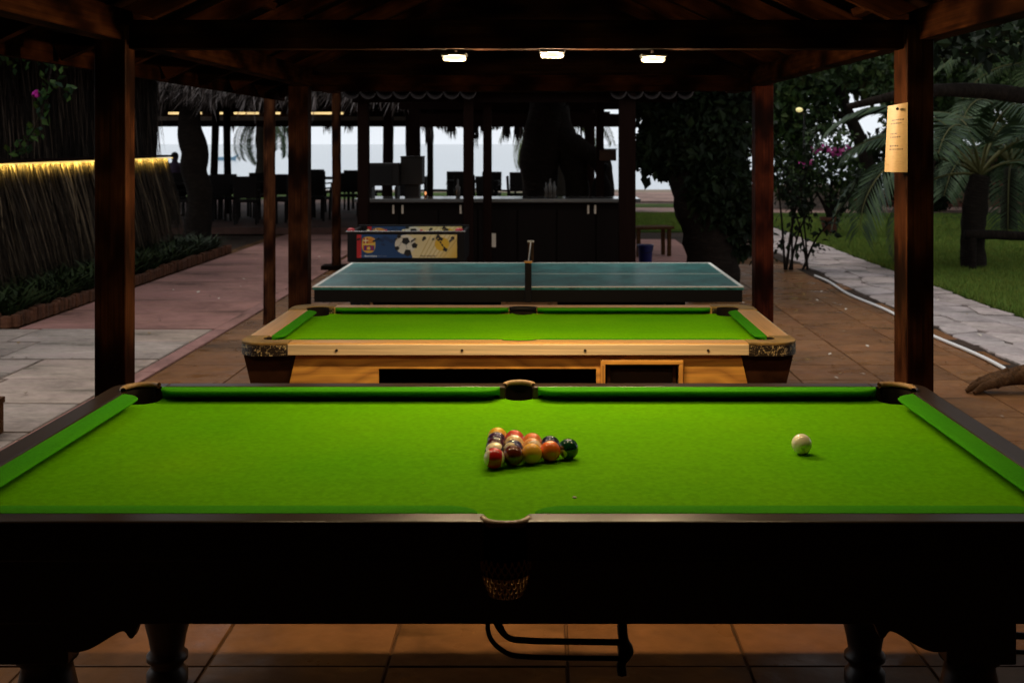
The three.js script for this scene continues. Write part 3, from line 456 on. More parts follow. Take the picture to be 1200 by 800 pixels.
// ------------------------------------------------------------------ table-tennis table
{
  const t = thing('table_tennis_table', 'blue green table tennis table with white lines and a low net', 'table', [-0.0975, 0, -8.342]);
  mesh('table_top', box(2.74, 0.02, 1.525, 0, 0.75, 0, 'x', 0.003), M.teal, t);
  for (const sz of [-1, 1]) mesh('edge_line', box(2.742, 0.005, 0.024, 0, 0.7595, sz * 0.7515), M.white, t);
  for (const sx of [-1, 1]) mesh('edge_line', box(0.024, 0.005, 1.478, sx * 1.359, 0.7595, 0), M.white, t);
  mesh('centre_line', box(2.698, 0.0012, 0.006, 0, 0.7607, 0), M.white, t);
  for (const sz of [-1, 1]) mesh('apron', box(2.72, 0.075, 0.02, 0, 0.70, sz * 0.748), M.black, t);
  for (const sx of [-1, 1]) mesh('apron', box(0.02, 0.075, 1.47, sx * 1.35, 0.70, 0), M.black, t);
  for (const sx of [-1, 1]) for (const sz of [-1, 1]) { mesh('leg', box(0.06, 0.64, 0.06, sx * 0.93, 0.32, sz * 0.5, 'y', 0.004), M.black, t); }
  for (const sx of [-1, 1]) mesh('leg_panel', box(0.86, 0.35, 0.03, sx * 0.62, 0.55, 0.3), M.black, t);
  for (const sx of [-1, 1]) mesh('leg_stretcher', box(0.04, 0.04, 0.96, sx * 0.93, 0.2, 0, 'z'), M.black, t);
  for (const sz of [-1, 1]) { const po = mesh('net_post', box(0.042, 0.25, 0.03, 0, 0.79, sz * 0.785, 'y', 0.006), sz > 0 ? M.black : M.drift, t); mesh('clamp', box(0.05, 0.012, 0.03, 0, 0.921, sz * 0.785), sz > 0 ? M.oak : M.cream, po); }
  const wires = []; for (let k = 0; k < 9; k++) wires.push(box(0.0016, 0.0016, 1.54, 0, 0.772 + k * 0.0165, 0)); for (let k = 0; k < 90; k++) wires.push(box(0.0016, 0.14, 0.0016, 0, 0.838, -0.77 + k * 0.0173));
  const net = mesh('net', merge(wires), M.black, t); mesh('net_tape', box(0.006, 0.015, 1.55, 0, 0.911, 0), M.cream, net);
}

// ------------------------------------------------------------------ table football
{
  const t = thing('football_table', 'table football game with a printed side panel and black body', 'game table', [-1.245, 0, -11.13], 0.0);
  const print = canvasTex(1024, 256, (c, w, h) => {
    c.fillStyle = '#0f3a66'; c.fillRect(0, 0, w, h); c.fillStyle = '#b3191c'; c.fillRect(0, 0, 46, h);
    const gr = c.createLinearGradient(560, 0, w, h); gr.addColorStop(0, '#d9c48e'); gr.addColorStop(0.6, '#e6d09a'); gr.addColorStop(1, '#d8a93c'); c.fillStyle = gr; c.beginPath(); c.moveTo(500, 0); c.lineTo(w, 0); c.lineTo(w, h); c.lineTo(570, h); c.closePath(); c.fill();
    c.strokeStyle = 'rgba(180,140,60,.6)'; c.lineWidth = 8; for (let k = 0; k < 7; k++) { c.beginPath(); c.moveTo(640 + k * 40, h); c.lineTo(760 + k * 50, 0); c.stroke(); }
    // shield
    c.fillStyle = '#d9a93a'; c.beginPath(); c.moveTo(60, 40); c.quadraticCurveTo(115, 5, 180, 40); c.quadraticCurveTo(200, 130, 175, 180); c.quadraticCurveTo(120, 225, 66, 180); c.quadraticCurveTo(40, 130, 60, 40); c.fill();
    c.fillStyle = '#a8161c'; c.fillRect(66, 36, 50, 60); c.fillStyle = '#e8d7a0'; c.fillRect(84, 36, 12, 60); c.fillRect(66, 58, 50, 14); c.fillStyle = '#c8301c'; for (let k = 0; k < 4; k++) c.fillRect(124 + k * 14, 36, 6, 60);
    for (let k = 0; k < 8; k++) { c.fillStyle = k % 2 ? '#2a2a7a' : '#a8161c'; c.fillRect(66 + k * 14, 118, 14, 58); } c.fillStyle = '#e0b848'; c.beginPath(); c.arc(121, 150, 18, 0, 7); c.fill(); c.fillStyle = '#e3bf52'; c.fillRect(62, 98, 118, 16);
    // football
    c.fillStyle = '#d8cdb6'; c.beginPath(); c.arc(495, 108, 106, 0, 7); c.fill(); c.fillStyle = '#0c0c10';
    for (const [x, y, r, a] of [[500, 70, 44, 0.2], [590, 120, 34, 0.9], [520, 200, 42, 0.4], [412, 150, 26, 0.1], [430, 20, 24, 0.6]]) { c.beginPath(); for (let k = 0; k < 5; k++) c.lineTo(x + r * Math.cos(a + k * 1.2566), y + r * Math.sin(a + k * 1.2566)); c.closePath(); c.fill(); }
    c.strokeStyle = '#2a2822'; c.lineWidth = 3; for (const [a, b, d, e] of [[500, 114, 515, 160], [540, 80, 560, 100], [460, 80, 430, 130], [470, 40, 445, 30]]) { c.beginPath(); c.moveTo(a, b); c.lineTo(d, e); c.stroke(); }
    c.fillStyle = '#0b2c50'; for (const [x, y, r] of [[250, 60, 30], [300, 40, 40], [350, 70, 34], [270, 110, 22]]) { c.beginPath(); c.ellipse(x, y, r, r * 0.6, 0.4, 0, 7); c.fill(); }
    // round crest with a band, small players
    c.save(); c.translate(870, 105); c.rotate(0.5); c.fillStyle = '#e2b234'; c.beginPath(); c.arc(0, 0, 74, 0, 7); c.fill(); c.strokeStyle = '#17161f'; c.lineWidth = 16; c.setLineDash([26, 8]); c.beginPath(); c.moveTo(-66, -20); c.bezierCurveTo(-20, -30, 10, 30, 70, 24); c.stroke(); c.setLineDash([]); c.fillStyle = '#17161f'; c.fillRect(-60, -62, 44, 34); c.fillRect(36, 20, 44, 34); c.restore();
    c.fillStyle = '#1a1512'; for (const [x, y] of [[690, 40], [980, 40], [830, 20]]) { c.beginPath(); c.ellipse(x, y, 18, 20, 0.4, 0, 7); c.fill(); c.fillRect(x - 24, y + 8, 18, 22); }
    c.font = 'bold 26px sans-serif'; c.fillStyle = '#e8e4d8'; c.textBaseline = 'middle'; c.fillText('· · · ·Barcelona· · · · · · ·', 30, 236); c.fillStyle = '#2a1812'; c.fillText('· · · ·Real Madrid· · · · · ·', 600, 236);
  });
  const pm = mat({ map: print, roughness: 0.45 });
  mesh('side_board', box(1.06, 0.27, 0.03, 0, 0.735, 0.325, 'x', 0.004), M.black, t);
  const sheetG = new THREE.PlaneGeometry(0.905, 0.21); mesh('printed_panel', sheetG.translate(0.01, 0.742, 0.3435), pm, t, 'printed football artwork on the side panel');
  mesh('side_board', box(1.06, 0.27, 0.03, 0, 0.755, -0.325, 'x', 0.004), M.black, t);
  mesh('printed_panel', new THREE.PlaneGeometry(0.905, 0.15).translate(0.01, 0.80, -0.3075), pm, t);
  for (const sx of [-1, 1]) mesh('end_board', box(0.03, 0.27, 0.62, sx * 0.515, 0.735, 0, 'z', 0.004), M.black, t);
  mesh('top_rim', box(1.08, 0.008, 0.04, 0, 0.875, 0.327, 'x', 0.002), mat({ color: lin(0.5, 0.5, 0.5), roughness: 0.25, metalness: 0.9 }), t);
  mesh('playing_field', box(1.0, 0.02, 0.62, 0, 0.68, 0), mat({ color: lin(0.03, 0.12, 0.04), roughness: 0.6 }), t);
  mesh('underbody', box(1.0, 0.08, 0.6, 0, 0.59, 0), M.black, t);
  for (let k = 0; k < 6; k++) {
    const x = -0.42 + k * 0.168, rod = mesh('rod', new THREE.CylinderGeometry(0.008, 0.008, 1.06, 10).rotateX(Math.PI / 2).translate(x, 0.81, k % 2 ? 0.1 : -0.1), M.iron, t);
    mesh('handle', new THREE.CylinderGeometry(0.016, 0.014, 0.11, 12).rotateX(Math.PI / 2).translate(x, 0.81, k % 2 ? 0.66 - 0.98 : -0.66), mat({ color: lin(0.4, 0.02, 0.02), roughness: 0.4 }), rod);
    for (const z of [-0.2, 0, 0.2]) mesh('player', merge([new THREE.SphereGeometry(0.016, 10, 8).translate(x, 0.84, z), box(0.026, 0.06, 0.018, x, 0.80, z), box(0.02, 0.05, 0.014, x, 0.75, z)]), mat({ color: k % 2 ? lin(0.4, 0.03, 0.02) : lin(0.5, 0.4, 0.2), roughness: 0.5 }), rod);
  }
  for (const [x, z] of [[-0.5, 0.33], [0.48, 0.33]]) mesh('corner_knob', new THREE.SphereGeometry(0.026, 12, 8).scale(1.4, 0.8, 1).translate(x, 0.885, z - 0.02), mat({ color: lin(0.4, 0.02, 0.02), roughness: 0.4 }), t);
  for (const sx of [-1, 1]) for (const sz of [-1, 1]) mesh('leg', hexa([[sx * 0.46 - 0.04, 0, sz * 0.28 + 0.04], [sx * 0.46 + 0.04, 0, sz * 0.28 + 0.04], [sx * 0.46 + 0.04, 0, sz * 0.28 - 0.04], [sx * 0.46 - 0.04, 0, sz * 0.28 - 0.04], [sx * 0.46 - 0.05, 0.6, sz * 0.28 + 0.05], [sx * 0.46 + 0.05, 0.6, sz * 0.28 + 0.05], [sx * 0.46 + 0.05, 0.6, sz * 0.28 - 0.05], [sx * 0.46 - 0.05, 0.6, sz * 0.28 - 0.05]]), M.black, t);
}

// ------------------------------------------------------------------ paper notice on the post
{
  const pt = canvasTex(256, 768, (c, w, h) => { c.fillStyle = '#dccaa4'; c.fillRect(0, 0, w, h); const r = rngOf(3); for (let k = 0; k < 900; k++) { c.fillStyle = `rgba(${120 + r() * 80 | 0},${100 + r() * 60 | 0},60,.06)`; c.fillRect(r() * w, r() * h, 8 + r() * 30, 2 + r() * 12); }
    c.fillStyle = '#4a3a28'; for (const [y, x0, x1] of [[176, 60, 190], [214, 50, 180], [330, 50, 130], [370, 50, 170], [470, 50, 150], [508, 50, 200]]) for (let x = x0; x < x1;) { const l = 8 + r() * 16; c.fillRect(x, y - 7 + r() * 3, l, 12 + r() * 4); x += l + 6 + r() * 5; } });
  const W = 0.155, H = 0.25, nx = 14, ny = 16, pos = [], uv = [], idx = [];
  for (let j = 0; j <= ny; j++) for (let i = 0; i <= nx; i++) { const u = i / nx, v = j / ny, s = (u - 1) * W, bend = 0.9 + 0.25 * (1 - v), a = bend * (1 - u); pos.push(s * (0.36 + 0.08 * (1 - v)) - 0.008 * Math.sin(u * 3.1) * (1 - v) - 0.014 * v * (1 - v) * 0, v * H + 0.012 * u * v, 0.42 * s + 0.010 * Math.sin(u * 3.1)); uv.push(u, v); }
  for (let j = 0; j < ny; j++) for (let i = 0; i < nx; i++) { const a = j * (nx + 1) + i, b = a + nx + 1; idx.push(a, a + 1, b, b, a + 1, b + 1); }
  const g = new THREE.BufferGeometry(); g.setAttribute('position', new THREE.Float32BufferAttribute(pos, 3)); g.setAttribute('uv', new THREE.Float32BufferAttribute(uv, 2)); g.setIndex(idx); g.computeVertexNormals();
  const t = thing('paper_notice', 'curled cream paper notice with a few lines of print on the post', 'notice', [1.366, 1.562, -4.478]);
  mesh('sheet', g, mat({ map: pt, color: lin(0.80, 0.62, 0.46), roughness: 0.45, side: THREE.DoubleSide }), t);
  mesh('nail', new THREE.SphereGeometry(0.006, 8, 6).translate(-0.035, 0.238, -0.012), M.iron, t);
}

// ------------------------------------------------------------------ foliage builders
function leafCloud(blobs, size, seed, cols, long = 1.6, flat = 0) { // many small folded leaves in ellipsoids
  const r = rngOf(seed), pos = [], col = [], v = V(0, 0, 0), m = new THREE.Matrix4(), e = new THREE.Euler(), c0 = new THREE.Color();
  for (const [cx, cy, cz, rx, ry, rz, n] of blobs) for (let k = 0; k < n; k++) {
    let x, y, z, q; do { x = r() * 2 - 1; y = r() * 2 - 1; z = r() * 2 - 1; q = x * x + y * y + z * z; } while (q > 1 || (q < 0.18 && r() < 0.6));
    const s = size * rr(0.6, 1.35, r), L = s * long; e.set((r() - 0.5) * (flat ? 1.2 : 3), r() * 6.28, (r() - 0.5) * (flat ? 1.2 : 3)); m.makeRotationFromEuler(e).setPosition(cx + x * rx, cy + y * ry, cz + z * rz);
    const P = [[0, 0, 0], [L * 0.45, s * 0.12, s * 0.5], [L, -s * 0.15, 0], [L * 0.45, s * 0.12, -s * 0.5]].map(([a, b, d]) => v.set(a, b, d).applyMatrix4(m).toArray());
    pos.push(...P[0], ...P[1], ...P[2], ...P[0], ...P[2], ...P[3]);
    const c = cols[Math.floor(r() * cols.length)], f = rr(0.75, 1.25, r); for (let j = 0; j < 6; j++) col.push(c[0] * f, c[1] * f, c[2] * f);
  }
  const g = new THREE.BufferGeometry(); g.setAttribute('position', new THREE.Float32BufferAttribute(pos, 3)); g.setAttribute('color', new THREE.Float32BufferAttribute(col, 3)); g.computeVertexNormals(); return g;
}
const GREEN = [[0.022, 0.042, 0.011], [0.03, 0.055, 0.013], [0.018, 0.032, 0.012], [0.045, 0.066, 0.018]], DARKG = [[0.008, 0.014, 0.005], [0.011, 0.019, 0.006], [0.006, 0.010, 0.004]], PINK = [[0.5, 0.05, 0.26], [0.42, 0.04, 0.24], [0.55, 0.12, 0.3]];
function frond(L, droop, seed, nl = 46, leaf = 0.5, cols = GREEN, hang = 0.5) { // palm frond from the origin along +x, arching
  const r = rngOf(seed), pos = [], col = [], pts = []; let a = 0.9, x = 0, y = 0; const N = 24; for (let i = 0; i <= N; i++) { pts.push([x, y, 0]); a = 0.9 - droop * Math.pow(i / N, 1.15); x += Math.cos(a) * L / N; y += Math.sin(a) * L / N; }
  const at = (t) => { const f = t * N, i = Math.min(N - 1, Math.floor(f)), k = f - i; return [pts[i][0] + (pts[i + 1][0] - pts[i][0]) * k, pts[i][1] + (pts[i + 1][1] - pts[i][1]) * k, Math.atan2(pts[i + 1][1] - pts[i][1], pts[i + 1][0] - pts[i][0])]; };
  for (let k = 0; k < nl; k++) for (const s of [-1, 1]) {
    const t = 0.2 + 0.8 * (k + r() * 0.6) / nl, [px, py, an] = at(Math.min(1, t)), ll = leaf * (0.45 + 0.75 * Math.sin(Math.min(1, t * 0.95) * Math.PI)) * rr(0.85, 1.1, r), w = 0.016 + 0.01 * leaf, dir = V(Math.cos(an) * 0.75, Math.sin(an) * 0.75 + 0.1, s).normalize(), c = cols[Math.floor(r() * cols.length)], f = rr(0.8, 1.2, r);
    const p0 = V(px, py, 0), p1 = p0.clone().addScaledVector(dir, ll * 0.5).add(V(0, -hang * ll * 0.14, 0)), p2 = p0.clone().addScaledVector(dir, ll * 0.92).add(V(0, -hang * ll * 0.62, 0)), wd = V(Math.cos(an), Math.sin(an), 0).multiplyScalar(w);
    const A = p0.clone(), B = p1.clone().add(wd), C = p1.clone().sub(wd); pos.push(...A.toArray(), ...B.toArray(), ...C.toArray(), ...B.toArray(), ...p2.toArray(), ...C.toArray()); for (let j = 0; j < 6; j++) col.push(c[0] * f, c[1] * f, c[2] * f);
  }
  const rg = taper(pts.filter((_, i) => i % 3 === 0), [0.028 * L / 2.5, 0.015 * L / 2.5, 0.004], 18, 5).toNonIndexed(); const n = rg.attributes.position.count; rg.deleteAttribute('uv'); rg.setAttribute('color', new THREE.Float32BufferAttribute(Array.from({ length: n * 3 }, (_, i) => [0.09, 0.085, 0.03][i % 3]), 3));
  const g = new THREE.BufferGeometry(); g.setAttribute('position', new THREE.Float32BufferAttribute(pos, 3)); g.setAttribute('color', new THREE.Float32BufferAttribute(col, 3)); g.computeVertexNormals(); return mergeGeometries([g, rg]);
}
function palm(label, pos, trunkPts, radii, fronds, L, seed, group, leaf = 0.5, cols = GREEN) {
  const t = thing('palm_tree', label, 'palm', pos, 0, group); mesh('trunk', taper(trunkPts, radii, 26, 12, 0.08, seed), M.palmBark, t);
  const top = trunkPts[trunkPts.length - 1], vs = [0, 1, 2].map((k) => frond(L * (0.9 + 0.1 * k), 1.55 + 0.35 * k, seed + k, 48, leaf, cols));
  fronds.forEach(([yaw, pitch, sc], k) => { const f = mesh('frond', vs[k % 3], M.leaf, t); f.position.set(...top); f.rotation.set(0, yaw, pitch, 'YXZ'); f.scale.setScalar(sc ?? 1); });
  return t;
}
function strands(n, place, seed, cols, width = 0.006) { // thin hanging straws; place(r) -> [x, y, z, length, leanX, leanZ, faceAngle]
  const r = rngOf(seed), pos = [], col = [];
  for (let k = 0; k < n; k++) { const [x, y, z, L, lx, lz, fa = 0] = place(r, k), w = width * rr(0.5, 1.5, r), cx = Math.cos(fa) * w, cz = Math.sin(fa) * w, b = rr(-0.3, 0.3, r), c = cols[Math.floor(r() * cols.length)], f = rr(0.6, 1.3, r);
    const mx = x + lx * (0.5 + b * 0.5), my = y - L * 0.5, mz = z + lz * (0.5 - b * 0.5), ex = x + lx, ey = y - L, ez = z + lz;
    pos.push(x - cx, y, z - cz, x + cx, y, z + cz, mx + cx, my, mz + cz, x - cx, y, z - cz, mx + cx, my, mz + cz, mx - cx, my, mz - cz, mx - cx, my, mz - cz, mx + cx, my, mz + cz, ex, ey, ez); for (let j = 0; j < 9; j++) col.push(c[0] * f, c[1] * f, c[2] * f); }
  const g = new THREE.BufferGeometry(); g.setAttribute('position', new THREE.Float32BufferAttribute(pos, 3)); g.setAttribute('color', new THREE.Float32BufferAttribute(col, 3)); g.computeVertexNormals(); return g;
}
const STRAW = [[0.30, 0.21, 0.12], [0.38, 0.28, 0.16], [0.2, 0.13, 0.075], [0.26, 0.2, 0.14]], GREYSTRAW = [[0.16, 0.125, 0.11], [0.05, 0.038, 0.032], [0.36, 0.30, 0.28], [0.02, 0.015, 0.012], [0.035, 0.026, 0.022]];

// ------------------------------------------------------------------ thatched bar on the left with its light strip
{
  const t = thing('thatched_bar', 'thatched bar hut with a glowing yellow light strip under its ledge', 'hut', [0, 0, 0]);
  const z0 = -10.9, z1 = -17.75;
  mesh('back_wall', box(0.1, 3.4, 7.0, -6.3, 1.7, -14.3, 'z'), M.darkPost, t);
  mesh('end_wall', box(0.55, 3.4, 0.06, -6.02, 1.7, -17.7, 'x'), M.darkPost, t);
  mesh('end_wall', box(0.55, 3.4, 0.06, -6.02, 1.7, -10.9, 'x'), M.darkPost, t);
  mesh('roof', hexa([[-8.5, 3.5, -9.6], [-4.75, 2.78, -9.6], [-4.75, 2.78, -18.2], [-8.5, 3.5, -18.2], [-8.5, 3.8, -9.6], [-4.75, 2.98, -9.6], [-4.75, 2.98, -18.2], [-8.5, 3.8, -18.2]]), M.shadedRoofDeck, t);
  mesh('ledge', box(0.32, 0.03, 6.95, -5.66, 1.485, -14.36, 'z', 0.005), M.darkPost, t);
  const low = strands(6500, (r) => { const z = z0 + (z1 - z0) * r(), d = r(), L = rr(0.75, 1.38, r); return [-5.58 - d * 0.1, 1.45 - r() * 0.02, z, L, rr(0.02, 0.28, r) * L, rr(-0.24, 0.24, r), Math.PI / 2 + rr(-0.5, 0.5, r)]; }, 41, [[0.02, 0.013, 0.008], [0.03, 0.02, 0.012], [0.016, 0.011, 0.007], [0.12, 0.085, 0.05], [0.022, 0.015, 0.009]], 0.007);
  const a = mesh('thatch_skirt', low, M.straw, t); a.userData.kind = 'stuff';
  const up = strands(5200, (r) => { const z = z0 + (z1 - z0) * r(), L = rr(0.5, 1.35, r); return [-5.72 - r() * 0.1, rr(2.0, 2.95, r), z, L, rr(-0.05, 0.09, r), rr(-0.22, 0.22, r), Math.PI / 2 + rr(-0.5, 0.5, r)]; }, 42, [[0.01, 0.007, 0.005], [0.014, 0.009, 0.006], [0.008, 0.006, 0.004], [0.012, 0.008, 0.006], [0.07, 0.05, 0.035]], 0.006);
  const b = mesh('thatch_wall', up, M.straw, t); b.userData.kind = 'stuff';
  mesh('backing', box(0.05, 3.0, 6.9, -5.85, 1.5, -14.3, 'z'), M.darkPost, t);
  const strip = thing('light_strip', 'warm yellow light strip running along the thatched bar ledge', 'lamp', [-5.535, 1.456, -14.36]);
  mesh('lamp_strip', box(0.008, 0.012, 6.85, 0.006, 0, 0), mat({ color: lin(0.9, 0.8, 0.5), emissive: lin(1.1, 0.76, 0.2), roughness: 0.5 }), strip);
  const l = new THREE.RectAreaLight(new THREE.Color().setRGB(1, 0.74, 0.17), 420, 6.8, 0.014); l.position.set(-5.538, 1.447, -14.36); l.rotation.set(0, Math.PI / 2, 0); l.castShadow = true; scene.add(l);
}
// planting bed, its brick edging and ground cover
{
  struct('planting_bed', box(3.0, 0.1, 7.9, -6.42, 0.02, -14.75), M.soil);
  const e = thing('brick_edging', 'row of upright scalloped bricks edging the planting bed', 'edging'), r = rngOf(51);
  for (let k = 0; k < 82; k++) { const h = rr(0.115, 0.15, r); const g = new RoundedBoxGeometry(0.07, h, 0.085, 2, 0.018); uvm(g, 'y', r() * 9); g.rotateY(rr(-0.12, 0.12, r)); g.rotateX(rr(-0.1, 0.1, r)); g.translate(-4.82 + rr(-0.01, 0.01, r), h / 2 - 0.01, -10.9 - k * 0.0915); mesh('brick', g, brickMat[Math.floor(r() * 5)], e); }
  for (let k = 0; k < 14; k++) { const h = rr(0.115, 0.15, r); const g = new RoundedBoxGeometry(0.085, h, 0.07, 2, 0.018); uvm(g, 'y', r() * 9); g.rotateY(rr(-0.12, 0.12, r)); g.translate(-4.88 - k * 0.0915, h / 2 - 0.01, -10.83 + rr(-0.01, 0.01, r)); mesh('brick', g, brickMat[Math.floor(r() * 5)], e); }
  const pos = [], col = []; for (let k = 0; k < 16; k++) { const a = r() * 6.28, L = rr(0.16, 0.34, r), up = rr(0.5, 1.25, r), w = 0.012, c = Math.cos(a), s = Math.sin(a), f = rr(0.7, 1.3, r), hx = L * 0.55 * Math.cos(up), hy = L * 0.6 * Math.sin(up), ex = L * Math.cos(up * 0.75), ey = L * 0.85 * Math.sin(up) ; const p = [[-s * w * 0.5, 0, c * w * 0.5], [s * w * 0.5, 0, -c * w * 0.5], [c * hx + s * w, hy, s * hx - c * w], [c * hx - s * w, hy, s * hx + c * w], [c * ex, ey, s * ex]]; pos.push(...p[0], ...p[1], ...p[2], ...p[0], ...p[2], ...p[3], ...p[3], ...p[2], ...p[4]); for (let j = 0; j < 9; j++) col.push(0.018 * f, 0.028 * f, 0.009 * f); }
  const g = new THREE.BufferGeometry(); g.setAttribute('position', new THREE.Float32BufferAttribute(pos, 3)); g.setAttribute('color', new THREE.Float32BufferAttribute(col, 3)); g.computeVertexNormals();
  const N = 520, im = new THREE.InstancedMesh(g, M.leaf, N), m4 = new THREE.Matrix4(); im.name = 'ground_cover'; im.userData = { label: 'strappy dark green ground cover filling the planting bed', category: 'plants', kind: 'stuff' }; im.castShadow = im.receiveShadow = true;
  for (let k = 0; k < N; k++) { const s = rr(0.6, 1.35, r); m4.makeRotationY(r() * 6.28).scale(V(s, s, s)).setPosition(-4.92 - 0.62 * r(), 0.06, -10.95 - 7.4 * r()); im.setMatrixAt(k, m4); } scene.add(im);
}
// flowering creeper hanging before the thatched bar
{
  const t = thing('bougainvillea', 'thin creeper with one pink bloom hanging before the thatch', 'creeper');
  const st = [[-5.06, 2.75, -11.4], [-4.72, 2.5, -11.4], [-4.72, 2.2, -11.35], [-4.78, 1.95, -11.35], [-4.92, 1.72, -11.4], [-5.1, 1.55, -11.45]];
  mesh('stem', taper(st, [0.012, 0.009, 0.004], 30, 6, 0.1, 3), M.barkDark, t);
  const bl = []; const cv = new THREE.CatmullRomCurve3(st.map((p) => V(...p))); for (let k = 0; k < 16; k++) { const p = cv.getPoint(k / 15), w = k < 7 ? 0.13 : 0.09; bl.push([p.x, p.y, p.z, w, 0.07, w, k < 7 ? 9 : 6]); } bl.push([-4.55, 2.18, -11.4, 0.06, 0.06, 0.05, 9], [-5.1, 2.5, -11.5, 0.25, 0.12, 0.2, 30]);
  mesh('foliage', leafCloud(bl, 0.055, 61, [[0.012, 0.03, 0.008], [0.02, 0.045, 0.008], [0.008, 0.02, 0.008], [0.035, 0.065, 0.012]]), M.leaf, t);
  mesh('flower', leafCloud([[-4.82, 2.14, -11.33, 0.03, 0.03, 0.03, 12]], 0.045, 62, [[0.6, 0.04, 0.36], [0.5, 0.03, 0.32]], 1.2), M.leaf, t);
}

// ------------------------------------------------------------------ bar counter and its roof
{
  const t = thing('bar_counter', 'long dark bar counter with a row of cupboard doors', 'counter', [-0.5, 0, -13.2]);
  mesh('carcass', box(3.0, 1.03, 0.5, 0, 0.515, -0.03), M.counter, t);
  mesh('counter_top', box(3.1, 0.04, 0.66, 0, 1.052, -0.02, 'x', 0.008), M.counterTop, t);
  for (let k = 0; k < 7; k++) { const d = mesh('cupboard_door', box(0.41, 0.86, 0.02, -1.28 + k * 0.427, 0.52, 0.232, 'y', 0.004), M.counter, t); const hx = [-1.13, -1.03, null, -0.40, null, 0.985, 1.06][k]; if (hx !== null) mesh('handle', box(0.022, 0.095, 0.016, hx, 0.955, 0.252, 'y', 0.005), M.cream, d); }
  mesh('socket_plate', box(0.065, 0.15, 0.012, -0.05, 0.62, 0.249, 'y', 0.004), M.cream, t);
  const c = thing('back_counter', 'lower dark work counter standing behind the bar', 'counter', [-0.5, 0, -14.9]);
  mesh('carcass', box(3.0, 0.86, 0.5, 0, 0.43, 0), M.counter, c); mesh('counter_top', box(3.06, 0.04, 0.6, 0, 0.88, 0, 'x', 0.006), M.counterTop, c);
  // appliances
  const m = thing('microwave_oven', 'dark grey boxy oven on the bar counter beside the post', 'oven', [-1.77, 1.072, -13.3]);
  mesh('stand', merge([box(0.03, 0.12, 0.25, -0.14, 0.06, 0), box(0.03, 0.12, 0.25, 0.14, 0.06, 0)]), M.black, m); mesh('case', box(0.35, 0.25, 0.3, 0, 0.255, 0, 'x', 0.008), M.greyBox, m); mesh('door', box(0.26, 0.2, 0.012, -0.03, 0.255, 0.156, 'x', 0.004), M.black, m); mesh('door_frame', box(0.3, 0.02, 0.014, -0.03, 0.15, 0.158), M.greyBox, m);
  const w = thing('display_case', 'taller dark box standing on the bar counter next to the oven', 'box', [-1.47, 1.072, -13.42]);
  mesh('case', box(0.24, 0.30, 0.3, 0, 0.29, 0, 'x', 0.006), M.greyBox, w); mesh('foot', box(0.16, 0.14, 0.2, 0, 0.07, 0), M.black, w); mesh('lid', box(0.25, 0.015, 0.31, 0, 0.448, 0, 'x', 0.004), M.greyBox, w);
  const bottleG = new THREE.LatheGeometry([[0, 0], [0.034, 0], [0.036, 0.01], [0.036, 0.16], [0.03, 0.19], [0.013, 0.22], [0.012, 0.28], [0, 0.28]].map(([x, y]) => new THREE.Vector2(x, y)), 16), gl = mat({ color: lin(0.03, 0.02, 0.012), roughness: 0.1 });
  for (const [x, s] of [[0.03, 0.6], [0.075, 0.75], [0.12, 0.65], [-0.95, 0.7], [-0.87, 0.55]]) { const b = single('bottle', bottleG, gl, { 0.03: 'shortest small dark bottle on the bar counter before the gnarled trunk', 0.075: 'tallest small dark bottle on the bar counter before the gnarled trunk', 0.12: 'small dark bottle in the gap of the gnarled trunk', '-0.95': 'larger dark bottle on the bar counter near the tall dark box', '-0.87': 'smaller dark bottle on the bar counter near the tall dark box' }[x], 'bottle', 'bottles on the bar'); b.position.set(x, 1.072, -13.25); b.scale.setScalar(s); }
  const n = thing('candle_lamp', 'tiny orange glowing light on the bar counter', 'lamp', [-1.3, 1.072, -13.15]);
  mesh('lamp_cup', new THREE.CylinderGeometry(0.02, 0.016, 0.03, 12, 1).translate(0, 0.015, 0), M.terracotta, n); mesh('lamp_flame', new THREE.SphereGeometry(0.014, 10, 8).scale(0.8, 1.5, 0.8).translate(0, 0.05, 0), mat({ color: lin(0.9, 0.5, 0.2), emissive: lin(0.9, 0.32, 0.12) }), n);
  const pl = new THREE.PointLight(new THREE.Color().setRGB(1, 0.5, 0.2), 0.02, 0, 2); pl.position.set(-1.3, 1.122, -13.15); pl.castShadow = true; scene.add(pl);
  // roof with curved tiles
  const rf = thing('bar_roof', 'dark roof over the bar with a front edge of curved tiles', 'roof');
  for (const [x, z, wd] of [[-1.9, -12.6, 0.115], [-0.786, -12.5, 0.105], [-0.597, -12.7, 0.09], [0.87, -12.45, 0.17]]) mesh('post', box(wd, 2.2, wd, x, 1.1, z, 'y', 0.008), M.darkPost, rf);
  mesh('front_beam', box(3.4, 0.1, 0.09, -0.3, 2.15, -12.55, 'x'), M.darkPost, rf);
  mesh('roof_panel', hexa([[-2.1, 2.2, -12.35], [1.55, 2.2, -12.35], [1.55, 4.3, -16.4], [-2.1, 4.3, -16.4], [-2.1, 2.24, -12.35], [1.55, 2.24, -12.35], [1.55, 4.36, -16.4], [-2.1, 4.36, -16.4]]), M.shadedRoofDeck, rf);
  mesh('roof_panel', hexa([[-2.1, 4.3, -16.4], [1.55, 4.3, -16.4], [1.55, 2.5, -20.4], [-2.1, 2.5, -20.4], [-2.1, 4.36, -16.4], [1.55, 4.36, -16.4], [1.55, 2.56, -20.4], [-2.1, 2.56, -20.4]]), M.shadedRoofDeck, rf);
  mesh('inner_beam', box(3.4, 0.12, 0.1, -0.3, 2.2, -16.5, 'x'), M.darkPost, rf); mesh('back_beam', box(3.6, 0.22, 0.12, -0.3, 2.06, -20.2, 'x'), M.darkPost, rf);
